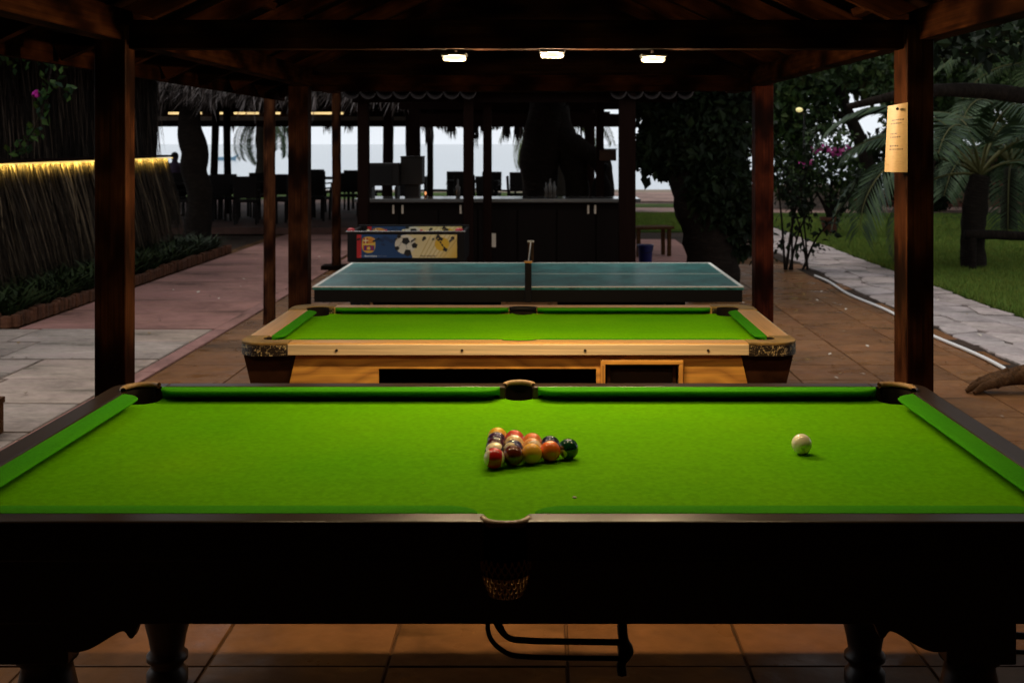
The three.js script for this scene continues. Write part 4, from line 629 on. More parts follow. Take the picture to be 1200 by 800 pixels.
  const tg = new THREE.CylinderGeometry(0.085, 0.085, 0.45, 10, 1, true, -Math.PI / 2, Math.PI).rotateX(Math.PI / 2 + 0.45);
  const tm = M.tileRoof.clone(); tm.side = THREE.DoubleSide; for (let k = 0; k < 21; k++) { if (k > 7 && k < 16) continue; const o = mesh('roof_tile', tg, tm, rf); o.position.set(-1.98 + k * 0.172, 2.30, -12.47); }
}
// gnarled trunk behind the counter
{
  const t = thing('gnarled_tree', 'thick dark forked tree trunk rising through the bar roof', 'tree', [0.05, 0, -15.6]);
  mesh('trunk', taper([[-0.10, 0, 0], [-0.10, 0.7, 0], [-0.11, 1.2, 0], [-0.12, 1.42, 0], [-0.06, 1.65, 0], [-0.02, 1.9, 0], [0.05, 2.5, 0]], [0.2, 0.19, 0.2, 0.25, 0.27, 0.24, 0.2], 40, 14, 0.12, 71), M.barkDark, t);
  mesh('trunk', taper([[0.36, 0, 0.0], [0.38, 0.8, 0], [0.38, 1.2, 0], [0.32, 1.5, 0], [0.18, 1.75, 0], [0.06, 2.1, 0]], [0.2, 0.16, 0.15, 0.16, 0.2, 0.2], 36, 12, 0.12, 72), M.barkDark, t);
  mesh('limb', taper([[0.1, 1.75, 0], [0.5, 1.55, 0.1], [0.7, 1.42, 0.1], [0.75, 1.1, 0.1], [0.75, 0.5, 0.1], [0.75, 0, 0.1]], [0.2, 0.13, 0.12, 0.13, 0.14, 0.16], 30, 10, 0.15, 73), M.barkDark, t);
  const b = thing('speaker_box', 'small brown box fixed high on a slim dark post', 'box', [0.74, 0, -14.2]);
  mesh('post', box(0.09, 2.2, 0.09, -0.07, 1.1, 0, 'y'), M.darkPost, b); mesh('box', box(0.2, 0.13, 0.14, 0.02, 1.53, 0.02, 'x', 0.006), M.brownPanel, b); mesh('box_lid', box(0.22, 0.012, 0.16, 0.02, 1.602, 0.02), M.darkPost, b);
  const j = single('water_jar', new THREE.LatheGeometry([[0, 0], [0.10, 0], [0.13, 0.1], [0.12, 0.25], [0.07, 0.36], [0.05, 0.4], [0.08, 0.46], [0.085, 0.52], [0, 0.53]].map(([x, y]) => new THREE.Vector2(x, y)), 24), M.counter, 'dark rounded jar standing on the work counter', 'jar'); j.position.set(0.72, 0.9, -14.85);
}

// ------------------------------------------------------------------ seaside restaurant
{
  const t = thing('restaurant', 'open thatched restaurant facing the sea with many dark posts', 'building');
  const posts = [[248, 0.17, -26, 0.02], [267.5, 0.17, -26.5, -0.01], [394, 0.125, -15.85, 0], [315.5, 0.115, -11.05, 0], [452.5, 0.2, -21.5, 0.01], [484, 0.28, -21.3, 0], [504, 0.12, -22, 0], [691, 0.2, -22, 0]];
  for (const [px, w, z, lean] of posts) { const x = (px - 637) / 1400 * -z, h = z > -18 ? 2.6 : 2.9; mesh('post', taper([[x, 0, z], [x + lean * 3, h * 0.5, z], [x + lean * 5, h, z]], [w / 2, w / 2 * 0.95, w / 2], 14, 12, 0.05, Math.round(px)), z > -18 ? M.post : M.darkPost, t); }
  mesh('post_base', box(0.3, 0.06, 0.3, -2.78, 0.03, -15.85), M.darkPost, t);
  mesh('tree_post', taper([[-6.1, 0, -21], [-6.05, 0.8, -21], [-6.16, 1.2, -21], [-6.13, 1.5, -21], [-6.22, 1.9, -21], [-6.2, 2.8, -21]], [0.26, 0.22, 0.225, 0.24, 0.18, 0.17], 36, 12, 0.08, 81), M.barkDark, t, 'thick irregular tree trunk used as a post');
  mesh('roof', hexa([[-12.2, 2.75, -20.8], [1.6, 2.75, -20.8], [1.6, 5.2, -26], [-12.2, 5.2, -26], [-12.2, 2.95, -20.8], [1.6, 2.95, -20.8], [1.6, 5.4, -26], [-12.2, 5.4, -26]]), M.shadedRoofDeck, t);
  mesh('roof', hexa([[-12.2, 5.2, -26], [1.6, 5.2, -26], [1.6, 2.3, -31.8], [-12.2, 2.3, -31.8], [-12.2, 5.4, -26], [1.6, 5.4, -26], [1.6, 2.5, -31.8], [-12.2, 2.5, -31.8]]), M.shadedRoofDeck, t);
  for (let k = 0; k < 12; k++) mesh('tie_beam', box(0.12, 0.14, 10.2, -11.6 + k * 1.16, 2.72, -26.3, 'z'), M.darkPost, t);
  mesh('sea_beam', box(13.8, 0.16, 0.16, -5.3, 2.19, -31.3, 'x'), M.darkPost, t); mesh('middle_beam', box(13.8, 0.12, 0.14, -5.3, 2.38, -28.8, 'x'), M.darkPost, t);
  mesh('eave_board', box(13.8, 0.2, 0.05, -5.3, 2.37, -31.55, 'x'), mat({ color: lin(0.30, 0.23, 0.18), roughness: 0.9, map: rep(T.grain, 1, 2) }), t);
  mesh('land_beam', box(13.8, 0.14, 0.14, -5.3, 2.62, -21.4, 'x'), M.darkPost, t);
  const f1 = strands(5200, (r) => { const x = -7.9 + 5.6 * r(), L = rr(0.15, 0.6, r), clump = Math.sin(x * 7.3) * 0.5 + Math.sin(x * 17.1) * 0.5; return [x, rr(2.6, 2.98, r), -20.75 + r() * 0.2, L * (0.75 + 0.4 * clump), rr(-0.28, 0.14, r), rr(0, 0.35, r), rr(-0.5, 0.5, r)]; }, 82, GREYSTRAW, 0.009);
  mesh('thatch_eave', f1, M.straw, t).userData.kind = 'stuff';
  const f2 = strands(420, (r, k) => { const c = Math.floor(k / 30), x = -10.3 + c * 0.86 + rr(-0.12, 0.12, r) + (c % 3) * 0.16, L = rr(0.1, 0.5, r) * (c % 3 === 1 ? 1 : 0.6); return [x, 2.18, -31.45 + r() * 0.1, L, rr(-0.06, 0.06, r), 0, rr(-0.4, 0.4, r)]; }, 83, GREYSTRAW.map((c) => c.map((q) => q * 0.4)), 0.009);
  mesh('thatch_fringe', f2, M.straw, t).userData.kind = 'stuff';
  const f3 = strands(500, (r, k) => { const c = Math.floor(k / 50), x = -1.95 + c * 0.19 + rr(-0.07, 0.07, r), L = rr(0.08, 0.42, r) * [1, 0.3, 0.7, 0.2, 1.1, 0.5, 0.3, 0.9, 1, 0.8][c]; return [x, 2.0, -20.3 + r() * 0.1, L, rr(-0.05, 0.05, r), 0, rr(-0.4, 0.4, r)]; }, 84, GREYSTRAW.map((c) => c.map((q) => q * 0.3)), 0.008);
  mesh('thatch_fringe', f3, M.straw, t).userData.kind = 'stuff';
  const strips = [[197, 213], [229, 236], [255, 262], [274, 287], [288.5, 303], [313, 328], [362, 390], [397, 402]];
  const gm = mat({ color: lin(0.9, 0.8, 0.5), emissive: lin(1.25, 0.86, 0.36), roughness: 0.5 });
  const zS = -28.65, ls = thing('light_strip', 'broken warm light strip along the restaurant roof beam', 'lamp', [0, 2.395, zS]);
  for (const [a, b] of strips) { const x0 = (a - 637) / 1400 * -zS, x1 = (b - 637) / 1400 * -zS; mesh('lamp_strip', box(x1 - x0, 0.05, 0.03, (x0 + x1) / 2, 0, 0), gm, ls); }
  const l = new THREE.RectAreaLight(new THREE.Color().setRGB(1, 0.72, 0.34), 3, 4.2, 0.04); l.position.set(-7.0, 2.36, zS); l.lookAt(-7.0, 0, zS - 0.6); l.castShadow = true; scene.add(l);
}
// dining chairs and tables
{
  const mk = () => {
    const t = thing('dining_chair', '', 'chair', [0, 0, 0], 0, 'dining chairs in the restaurant');
    mesh('seat', box(0.46, 0.05, 0.44, 0, 0.45, 0, 'x', 0.01), M.chair, t); mesh('backrest', box(0.44, 0.42, 0.035, 0, 0.73, -0.22, 'x', 0.01).rotateX(-0.06), M.chair, t);
    for (const sx of [-1, 1]) { for (const sz of [-1, 1]) mesh('leg', box(0.04, 0.44, 0.04, sx * 0.2, 0.22, sz * 0.19, 'y'), M.chair, t); mesh('armrest', box(0.04, 0.03, 0.42, sx * 0.22, 0.65, 0, 'z'), M.chair, t); mesh('arm_post', box(0.035, 0.2, 0.035, sx * 0.22, 0.55, 0.18, 'y'), M.chair, t); }
    return t;
  };
  const c0 = mk(), spots = [[-7.8, -24.6, 0.2, 'dark dining chair beside the thick tree trunk post'], [-7.2, -25.2, 2.9, 'dark dining chair between the two slim restaurant posts'], [-6.55, -24.2, -0.2, 'dark dining chair pushed up to the table by the trunk post'], [-5.9, -25, 0.4, 'dark dining chair behind the coconut palm gap'], [-5.1, -27.2, 3.0, 'dark dining chair facing the sea with its back to the walkway'], [-4.7, -24.3, 0.3, 'dark dining chair at the step of the restaurant floor'], [-5.5, -28.6, 0.1, 'dark dining chair at the far table by the lawn'], [-4.5, -28.2, 3.3, 'dark dining chair standing alone beside the walkway post'], [-3.75, -27.4, 1.3, 'dark dining chair seen side on before the lawn'], [-1.9, -26.5, 0.2, 'dark dining chair seen across the bar counter'], [-1.2, -26.2, -0.2, 'second dark dining chair seen across the bar counter'], [-0.45, -25.8, 0.3, 'dark dining chair near the gnarled trunk']]; for (let k = 0; k < 18; k++) { const r = hash2(k, 5), q = hash2(k, 9); spots.push([-9.6 + k * 0.31 + r * 0.25, -22.9 - (k % 3) * 1.05 - q * 0.3, (k % 2 ? 0 : Math.PI) + (r - 0.5) * 0.8, 'dark dining chair in the crowd of chairs before the sea view']); } for (let k = 0; k < 5; k++) spots.push([-2.5 + k * 0.52, -22.6 - hash2(k, 3) * 0.8, hash2(k, 4) * 6.28, 'dark dining chair glimpsed close behind the work counter']);
  spots.forEach(([x, z, a, label], i) => { const c = i ? copyOf(c0, label) : c0; c.userData.label = label; c.position.set(x, 0.12, z); c.rotation.y = a; });
  const t0 = thing('dining_table', 'dark dining table between the slim restaurant posts', 'table', [-7.1, 0.12, -24.2], 0, 'dining tables');
  mesh('table_top', box(1.1, 0.05, 0.8, 0, 0.74, 0, 'x', 0.01), M.chair, t0); for (const sx of [-1, 1]) for (const sz of [-1, 1]) mesh('leg', box(0.06, 0.72, 0.06, sx * 0.48, 0.36, sz * 0.33, 'y'), M.chair, t0);
  for (const [x, z, label] of [[-5.35, -24.8, 'dark dining table near the restaurant step'], [-5.0, -28.0, 'dark dining table by the lawn'], [-1.5, -25.6, 'dark dining table seen across the bar']]) copyOf(t0, label).position.set(x, 0.12, z);
}
// seated guest
{
  const J = { hip: [0, 0.52, 0.02], chest: [0, 0.9, -0.02], neck: [0, 1.05, -0.02], head: [0, 1.2, 0], sl: [-0.18, 0.98, -0.02], sr: [0.18, 0.98, -0.02], el: [-0.24, 0.72, 0.06], er: [0.24, 0.72, 0.06], hl: [-0.16, 0.6, 0.26], hr: [0.16, 0.6, 0.26], kl: [-0.12, 0.52, 0.42], kr: [0.12, 0.52, 0.42], al: [-0.12, 0.1, 0.4], ar: [0.12, 0.1, 0.4], fl: [-0.12, 0.05, 0.54], fr: [0.12, 0.05, 0.54], pl: [-0.1, 0.5, 0], pr: [0.1, 0.5, 0] };
  const B = [['hip', 'chest', 0.14, 0.15], ['chest', 'neck', 0.13, 0.055], ['neck', 'head', 0.055, 0.09], ['sl', 'sr', 0.075, 0.075], ['sl', 'el', 0.052, 0.042], ['sr', 'er', 0.052, 0.042], ['el', 'hl', 0.042, 0.03], ['er', 'hr', 0.042, 0.03], ['pl', 'kl', 0.085, 0.06], ['pr', 'kr', 0.085, 0.06], ['kl', 'al', 0.055, 0.04], ['kr', 'ar', 0.055, 0.04], ['al', 'fl', 0.042, 0.032], ['ar', 'fr', 0.042, 0.032]];
  const n = 64, mc = new MarchingCubes(n, mat({}), false, false, 60000), S = 0.72, C = V(0, 0.66, 0.15); mc.isolation = 0;
  for (let k = 0; k < n; k++) for (let j = 0; j < n; j++) for (let i = 0; i < n; i++) {
    const p = V((i / (n / 2) - 1) * S + C.x, (j / (n / 2) - 1) * S + C.y, (k / (n / 2) - 1) * S + C.z); let d = 9;
    for (const [a, b, r1, r2] of B) { const A = V(...J[a]), D = V(...J[b]).sub(A), t = Math.max(0, Math.min(1, p.clone().sub(A).dot(D) / D.lengthSq())), q = p.distanceTo(A.addScaledVector(D, t)) - (r1 + (r2 - r1) * t), h = Math.max(0, 0.05 - Math.abs(d - q)) / 0.05; d = Math.min(d, q) - h * h * 0.0125; }
    mc.field[i + j * n + k * n * n] = -d;
  }
  mc.update(); const g = new THREE.BufferGeometry(), c = mc.count; g.setAttribute('position', new THREE.BufferAttribute(mc.positionArray.slice(0, c * 3), 3)); g.setAttribute('normal', new THREE.BufferAttribute(mc.normalArray.slice(0, c * 3), 3)); g.scale(S, S, S); g.translate(C.x, C.y, C.z);
  const t = thing('person', 'person in dark clothes sitting on a stool facing the sea', 'person', [-9.45, 0.12, -30.6], Math.PI);
  mesh('body', g, mat({ color: lin(0.05, 0.035, 0.06), roughness: 0.9 }), t); mesh('hair', new THREE.SphereGeometry(0.1, 16, 12, 0, 6.3, 0, 1.7).scale(0.95, 1.05, 1).translate(0, 1.23, -0.02), M.black, t);
  const s = thing('stool', 'low dark stool under the seated guest', 'stool', [-9.45, 0.12, -30.6]); mesh('seat', box(0.4, 0.04, 0.4, 0, 0.41, 0, 'x', 0.01), M.chair, s); for (const sx of [-1, 1]) for (const sz of [-1, 1]) mesh('leg', box(0.04, 0.39, 0.04, sx * 0.16, 0.195, sz * 0.16, 'y'), M.chair, s);
}
// boat far out and palms on the shore
{
  const b = thing('fishing_boat', 'small pale blue fishing boat out on the sea', 'boat', [-54, -1.1, -202], 0.35);
  mesh('hull', slab([[-1.6, 0], [-0.9, 0.4], [1.0, 0.4], [1.9, 0], [1.0, -0.4], [-0.9, -0.4]].reverse(), 0.5, 0, 0.03), mat({ color: lin(0.2, 0.35, 0.48), roughness: 0.5 }), b); mesh('prow', hexa([[1.2, 0.4, 0.15], [1.9, 0.4, 0.03], [1.9, 0.4, -0.03], [1.2, 0.4, -0.15], [1.6, 0.62, 0.06], [2.6, 1.1, 0.02], [2.6, 1.1, -0.02], [1.6, 0.62, -0.06]]), mat({ color: lin(0.25, 0.4, 0.52), roughness: 0.5 }), b);
  palm('slim coconut palm on the shore seen between the restaurant posts', [-9.1, -0.03, -38], [[0, 0, 0], [0.12, 1, 0], [0.1, 2, 0], [0.2, 2.6, 0]], [0.2, 0.17, 0.16, 0.17], [[0.4, -0.2], [1.6, -0.5], [2.7, -0.9], [3.4, -0.4], [4.4, -0.2], [5.3, -0.6], [0.0, -1.1], [2.2, -1.3], [3.1, -1.4], [5.9, -1.2]], 1.9, 91, 'palms along the shore', 0.4, [[0.05, 0.075, 0.035], [0.035, 0.055, 0.03]]);
  palm('coconut palm with olive fronds on the shore beside the gnarled trunk', [0.55, -0.03, -38], [[0, 0, 0], [-0.1, 1.2, 0], [0.0, 2.4, 0]], [0.2, 0.16, 0.15], [[2.5, -0.7], [3.0, -0.35], [3.6, -0.7], [3.3, -1.0], [0.5, -0.4], [5.6, -0.7], [1.4, -0.4], [4.5, -0.4], [2.9, -1.2], [0.1, -1.0]], 2.4, 92, 'palms along the shore', 0.5, [[0.09, 0.11, 0.035], [0.06, 0.085, 0.03]]);
}

// ------------------------------------------------------------------ dark tree, bench, bucket and pots to the right of the bar
{
  const t = thing('broadleaf_tree', 'dense dark bushy tree with a leaning trunk beside the bar', 'tree', [1.72, 0, -14.0]);
  mesh('trunk', taper([[0.28, 0, 0], [0.22, 0.6, 0], [0.05, 1.0, 0], [0.0, 1.5, 0], [0.1, 2.2, 0]], [0.3, 0.3, 0.26, 0.24, 0.12], 24, 12, 0.14, 101), M.barkDark, t);
  mesh('limb', taper([[0.1, 1.2, 0], [0.45, 1.7, 0.1], [0.6, 2.2, 0.2]], [0.12, 0.08, 0.04], 12, 8, 0.1, 102), M.barkDark, t); mesh('limb', taper([[0.0, 1.3, 0], [-0.3, 1.8, 0.1], [-0.4, 2.3, 0.1]], [0.1, 0.06, 0.03], 12, 8, 0.1, 103), M.barkDark, t);
  mesh('crown', leafCloud([[0.08, 1.75, 0, 0.62, 0.55, 0.6, 3600], [0.3, 1.15, 0.1, 0.42, 0.5, 0.5, 2400], [-0.25, 1.6, 0, 0.4, 0.35, 0.4, 900], [0.4, 2.2, 0, 0.6, 0.22, 0.6, 900], [0.1, 2.75, 0, 0.9, 0.35, 0.8, 1500], [0.55, 0.8, 0.0, 0.28, 0.45, 0.4, 900], [-0.52, 1.55, 0, 0.16, 0.3, 0.2, 130], [-0.5, 2.1, 0, 0.25, 0.25, 0.3, 260]], 0.075, 104, DARKG, 1.7), M.leaf, t);
  const b = thing('garden_bench', 'weathered wooden bench seen beyond the bar post', 'bench', [1.6, 0, -17.8], 0.25);
  for (const z of [-0.12, 0, 0.12]) mesh('seat_slat', box(0.62, 0.04, 0.1, 0, 0.42, z, 'x', 0.006), M.drift, b); for (const sx of [-1, 1]) for (const sz of [-1, 1]) mesh('leg', box(0.05, 0.4, 0.05, sx * 0.24, 0.2, sz * 0.13, 'y'), M.drift, b);
  const k = thing('bucket', 'blue plastic bucket standing beside the bar post', 'bucket', [1.33, 0, -15.6]);
  mesh('body', new THREE.LatheGeometry([[0, 0], [0.075, 0], [0.1, 0.33], [0.108, 0.335], [0.108, 0.35], [0.096, 0.35], [0.07, 0.02], [0, 0.02]].map(([x, y]) => new THREE.Vector2(x, y)), 24), M.blue, k); mesh('bail', tube([[-0.105, 0.34, 0], [-0.08, 0.28, 0.1], [0, 0.25, 0.13], [0.08, 0.28, 0.1], [0.105, 0.34, 0]], 0.004, 16, 6), M.iron, k);
}
function pot(name, label, x, z, s, seed, foliage, group) {
  const t = thing(name, label, 'potted plant', [x, 0, z], seed, group);
  mesh('pot', new THREE.LatheGeometry([[0, 0], [0.11, 0], [0.165, 0.27], [0.18, 0.275], [0.18, 0.32], [0.155, 0.32], [0.15, 0.27], [0, 0.27]].map(([x, y]) => new THREE.Vector2(x * s, y * s)), 24), M.terracotta, t);
  foliage(t, 0.27 * s); return t;
}
{
  pot('potted_plant', 'strappy leaved plant in a terracotta pot under the dark tree', 2.88, -18.6, 0.75, 111, (t, y) => { const r = rngOf(5); const f = leafCloud([[0, y + 0.3, 0, 0.45, 0.3, 0.4, 130]], 0.06, 112, DARKG, 5); mesh('foliage', f, M.leaf, t); });
  const p = pot('potted_plant', 'bougainvillea with pink blooms in a large terracotta pot on the lawn', 5.25, -21.9, 1.0, 113, (t, y) => {
    for (const [a, b, c] of [[-0.18, 1.2, 0.1], [0.05, 1.5, 0], [0.28, 1.25, -0.1], [0.4, 0.9, 0.1], [-0.4, 1.0, 0]]) mesh('stem', taper([[0, y - 0.02, 0], [a * 0.3, y + 0.3, c * 0.3], [a, b, c]], [0.035, 0.028, 0.012], 14, 7, 0.1, 7), M.barkDark, t);
    mesh('foliage', leafCloud([[0, 1.25, 0, 0.6, 0.4, 0.5, 420], [-0.4, 1.05, 0, 0.35, 0.3, 0.4, 200], [0.35, 1.1, 0, 0.35, 0.35, 0.4, 220], [0.1, 0.75, 0, 0.4, 0.2, 0.3, 90], [0, 1.75, 0, 0.5, 0.3, 0.4, 220]], 0.075, 114, GREEN), M.leaf, t);
    mesh('flower', leafCloud([[-0.2, 1.55, 0.3, 0.3, 0.08, 0.15, 42], [0.2, 1.52, 0.3, 0.22, 0.1, 0.15, 36], [-0.5, 1.3, 0.3, 0.12, 0.1, 0.15, 26]], 0.06, 115, PINK, 1.2), M.leaf, t);
  }); p.rotation.y = 0;
  pot('potted_plant', 'small plant in a dark pot by the far garden wall', 7.75, -29.6, 0.95, 116, (t, y) => mesh('foliage', leafCloud([[0, y + 0.3, 0, 0.25, 0.3, 0.25, 160]], 0.08, 117, GREEN, 2), M.leaf, t));
}
// wiry shrub by the pavilion corner
{
  const t = thing('shrub', 'wiry shrub with thin bare stems beside the red brown post', 'shrub', [3.36, 0, -15.8]);
  const r = rngOf(121), tips = [];
  for (const [a, h, c] of [[-0.22, 1.9, 0.2], [0.05, 1.6, -0.2], [0.3, 1.75, 0.1], [0.52, 1.45, 0], [0.68, 1.2, 0.2], [-0.1, 1.2, 0], [0.42, 2.1, 0.1], [-0.4, 1.5, 0.1]]) { const bx = rr(-0.18, 0.2, r); mesh('stem', taper([[bx, 0, 0], [bx + a * 0.25, h * 0.35, c * 0.3], [bx + a * 0.7, h * 0.7, c], [bx + a, h, c]], [0.018, 0.013, 0.008, 0.004], 18, 6, 0.05, 3), M.barkDark, t); for (let k = 0; k < 5; k++) tips.push([bx + a * (0.5 + k * 0.11) + rr(-0.06, 0.06, r), h * (0.52 + k * 0.12), c, 0.13, 0.10, 0.13, 13]); }
  tips.push([0.15, 0.3, 0, 0.25, 0.14, 0.2, 30], [0.0, 0.55, 0, 0.16, 0.16, 0.2, 16], [0.42, 0.5, 0, 0.16, 0.08, 0.2, 14], [-0.4, 0.35, 0, 0.3, 0.3, 0.2, 60]);
  mesh('foliage', leafCloud(tips, 0.055, 122, DARKG, 1.8), M.leaf, t);
}
// white hose along the floor edge and the driftwood log
{
  const r = rngOf(131), pts = []; for (let k = 0; k <= 22; k++) pts.push([3.36 + 0.03 * Math.sin(k * 0.7) + 0.015 * k / 22, 0.022, -8.5 - k * 0.29]);
  single('water_pipe', tube(pts, 0.015, 120, 8), M.whiteHose, 'thin white water pipe lying along the tiled floor edge', 'pipe');
  const t = thing('driftwood_log', 'rough brown driftwood log lying on the tiles over the pipe', 'log', [3.0, 0, -8.02]);
  mesh('log', taper([[-0.08, 0.045, 0.02], [0.02, 0.07, 0], [0.2, 0.11, 0.0], [0.5, 0.16, 0.02], [0.95, 0.2, 0.05], [1.5, 0.16, 0.1]], [0.035, 0.065, 0.075, 0.085, 0.09, 0.08], 44, 14, 0.2, 132), M.drift, t);
  for (const [a, b, c] of [[-0.02, 0.02, 0.06], [0.02, 0.05, 0.03], [0.06, 0.09, 0.0], [-0.05, 0.0, 0.02], [0.0, 0.07, -0.04]]) mesh('root_end', taper([[0.14 + a, 0.1 + b * 0.4, c * 0.6], [0.04 + a, 0.07 + b * 0.3, c], [-0.06 + a, 0.045 + b * 0.2, c * 1.3], [-0.12 + a, 0.012, c * 1.5]], [0.04, 0.036, 0.028, 0.016], 16, 8, 0.2, 135 + Math.round(a * 100)), M.drift, t);
  mesh('branch_stub', taper([[0.3, 0.1, 0.03], [0.36, 0.06, 0.08], [0.38, 0.02, 0.1]], [0.035, 0.03, 0.025], 8, 8, 0.15, 133), M.drift, t); mesh('branch_stub', taper([[1.3, 0.12, 0.06], [1.33, 0.06, 0.08], [1.34, 0.0, 0.1]], [0.04, 0.035, 0.03], 8, 8, 0.15, 134), M.drift, t);
}
// low wooden box seat at the edge of the terrace
{
  const t = thing('box_seat', 'low wooden box seat with an open dark front on the terrace', 'seat', [-3.62, 0, -6.75]);
  mesh('top', box(1.0, 0.035, 0.34, 0, 0.19, 0, 'x', 0.005), M.drift, t); for (const sx of [-1, 1]) mesh('side', box(0.04, 0.172, 0.32, sx * 0.475, 0.086, 0, 'y', 0.004), M.drift, t); mesh('back', box(0.9, 0.15, 0.02, 0, 0.09, -0.14), M.darkPost, t);
}

// ------------------------------------------------------------------ garden: palms, trees, walls
{
  const cocoF = [[3.05, -0.05, 1], [2.75, -0.35, 1.05], [3.5, -0.25, 1.05], [2.3, 0.0, 1], [4.1, 0.1, 1], [0.1, 0.05, 1.05], [5.4, 0.0, 1], [0.8, 0.15, 1], [3.2, -0.75, 0.85], [1.5, 0.2, 0.95], [4.8, 0.35, 1], [2.9, 0.3, 1.1], [0.3, -0.4, 0.9]];
  palm('young coconut palm with low arching fronds on the lawn behind the log bench', [5.72, 0, -15.9], [[0, 0, 0], [0, 0.4, 0], [0.02, 0.8, 0], [0.1, 1.25, 0]], [0.175, 0.155, 0.165, 0.13], cocoF, 2.2, 141, 'coconut palms on the lawn', 0.62, [[0.04, 0.065, 0.03], [0.05, 0.08, 0.035], [0.03, 0.05, 0.03]]);
  palm('second coconut palm standing farther back on the lawn', [8.85, 0, -22.7], [[0, 0, 0], [0, 0.5, 0], [0.05, 1.2, 0]], [0.16, 0.15, 0.12], cocoF.map(([a, b, c]) => [a + 1.1, b + 0.1, c]), 2.7, 142, 'coconut palms on the lawn', 0.6, [[0.04, 0.065, 0.03], [0.05, 0.08, 0.035]]);
  palm('tall coconut palm at the back of the garden', [10.6, 0, -25.5], [[0, 0, 0], [0.1, 1.5, 0], [0.3, 3.2, 0]], [0.18, 0.15, 0.14], cocoF.map(([a, b, c]) => [a + 0.6, b - 0.2, c]), 3.0, 143, 'coconut palms on the lawn', 0.6);
  const lb = thing('log_bench', 'rough plank bench fixed against the palm trunk', 'bench', [6.35, 0, -15.6], 0.03);
  mesh('plank', taper([[-0.85, 0.49, 0], [0, 0.46, 0], [1.2, 0.47, 0]], [0.065, 0.06, 0.06], 20, 8, 0.12, 144), M.barkDark, lb); for (const x of [-0.75, 1.0]) mesh('support', taper([[x, 0, 0], [x, 0.44, 0]], [0.05, 0.05], 6, 8, 0.1, 145), M.barkDark, lb);
  const big = (label, pos, trunk, rad, limbs, blobs, size, seed, cols, group) => { const t = thing('shade_tree', label, 'tree', pos, 0, group); mesh('trunk', taper(trunk, rad, 26, 12, 0.12, seed), M.barkDark, t); limbs.forEach(([p, q], k) => mesh('limb', taper(p, q, 22, 9, 0.12, seed + k + 1), M.barkDark, t)); if (blobs.length) mesh('crown', leafCloud(blobs, size, seed + 9, cols), M.leaf, t); };
  // leaning tree whose limb crosses beside the post
  big('dark leaning tree whose long limb reaches over towards the post', [6.4, 0, -11.2], [[0, 0, 0], [0.05, 0.9, 0], [-0.2, 1.5, 0], [-0.9, 1.9, 0]], [0.2, 0.17, 0.13, 0.1], [[[[-0.7, 1.84, 0], [-1.6, 2.06, 0], [-2.2, 2.16, 0], [-2.9, 2.15, 0], [-3.5, 2.02, -0.2]], [0.1, 0.085, 0.075, 0.06, 0.03]], [[[-0.3, 1.6, 0], [0.3, 2.3, 0.2], [0.5, 3.2, 0.3]], [0.1, 0.08, 0.05]]], [[0.2, 3.4, 0.3, 1.3, 0.6, 1.2, 1300], [-1.2, 3.3, 0, 1.0, 0.4, 0.9, 500], [-2.4, 2.62, 0, 0.7, 0.18, 0.7, 300], [-1.2, 4.5, -2.0, 2.2, 0.8, 2.6, 2400], [-0.6, 5.6, -6, 2.6, 0.9, 2.6, 2200]], 0.09, 151, DARKG, 'shade trees in the garden');  // two highest crown blobs added to darken reflections in the table rails
  big('dark garden tree with an arching bough behind the potted bougainvillea', [7.55, 0, -28], [[0, 0, 0], [0.05, 1.0, 0], [-0.15, 1.8, 0], [-0.5, 2.6, 0], [-0.8, 3.4, 0]], [0.2, 0.17, 0.16, 0.13, 0.08], [[[[-0.35, 2.2, 0], [0.0, 2.4, 0], [0.5, 2.45, 0], [1.2, 2.3, 0], [2.2, 2.5, 0]], [0.11, 0.09, 0.08, 0.06, 0.04]], [[[-0.3, 2.1, 0], [-1.0, 2.6, 0.2], [-1.7, 3.0, 0.2]], [0.09, 0.06, 0.03]]], [[-1.6, 2.5, 0, 1.0, 0.75, 0.9, 1500], [-1.2, 3.5, 0, 1.3, 0.6, 1, 1200], [1.6, 3.5, 0, 1.8, 0.5, 1, 1200], [2.2, 2.7, 0, 0.7, 0.35, 0.8, 450], [-2.0, 1.7, 0, 0.7, 0.5, 0.6, 500]], 0.12, 161, GREEN, 'shade trees in the garden');
  big('broad dark tree over the far corner of the lawn', [12.5, 0, -20], [[0, 0, 0], [0.1, 1.5, 0], [0, 3, 0]], [0.25, 0.2, 0.14], [], [[0, 3.2, 0, 2.4, 0.9, 2.2, 2200], [-1.5, 2.3, 0, 1.3, 0.7, 1.3, 1000], [0.8, 1.6, 0, 1.2, 0.9, 1.2, 900]], 0.14, 171, DARKG, 'shade trees in the garden');
  big('leafy tree between the bar and the flagstone path', [4.6, 0, -33.8], [[0, 0, 0], [0, 1.6, 0], [0.1, 3, 0]], [0.16, 0.13, 0.1], [], [[0, 3.3, 0, 1.6, 0.9, 1.3, 1500], [-1.0, 2.5, 0, 0.8, 0.5, 0.8, 500], [1.4, 2.1, 0, 0.9, 0.8, 0.8, 700]], 0.12, 181, GREEN, 'shade trees in the garden');
  big('tall crown reaching over the pavilion eave beside the path', [5.9, 0, -18.5], [[0, 0, 0], [0.1, 1.6, 0], [-0.2, 3.2, 0]], [0.06, 0.05, 0.04], [], [[0.1, 3.55, 0, 1.6, 0.5, 1.4, 900], [-1.6, 2.95, 0, 0.7, 0.35, 0.7, 380]], 0.09, 191, GREEN, 'shade trees in the garden');
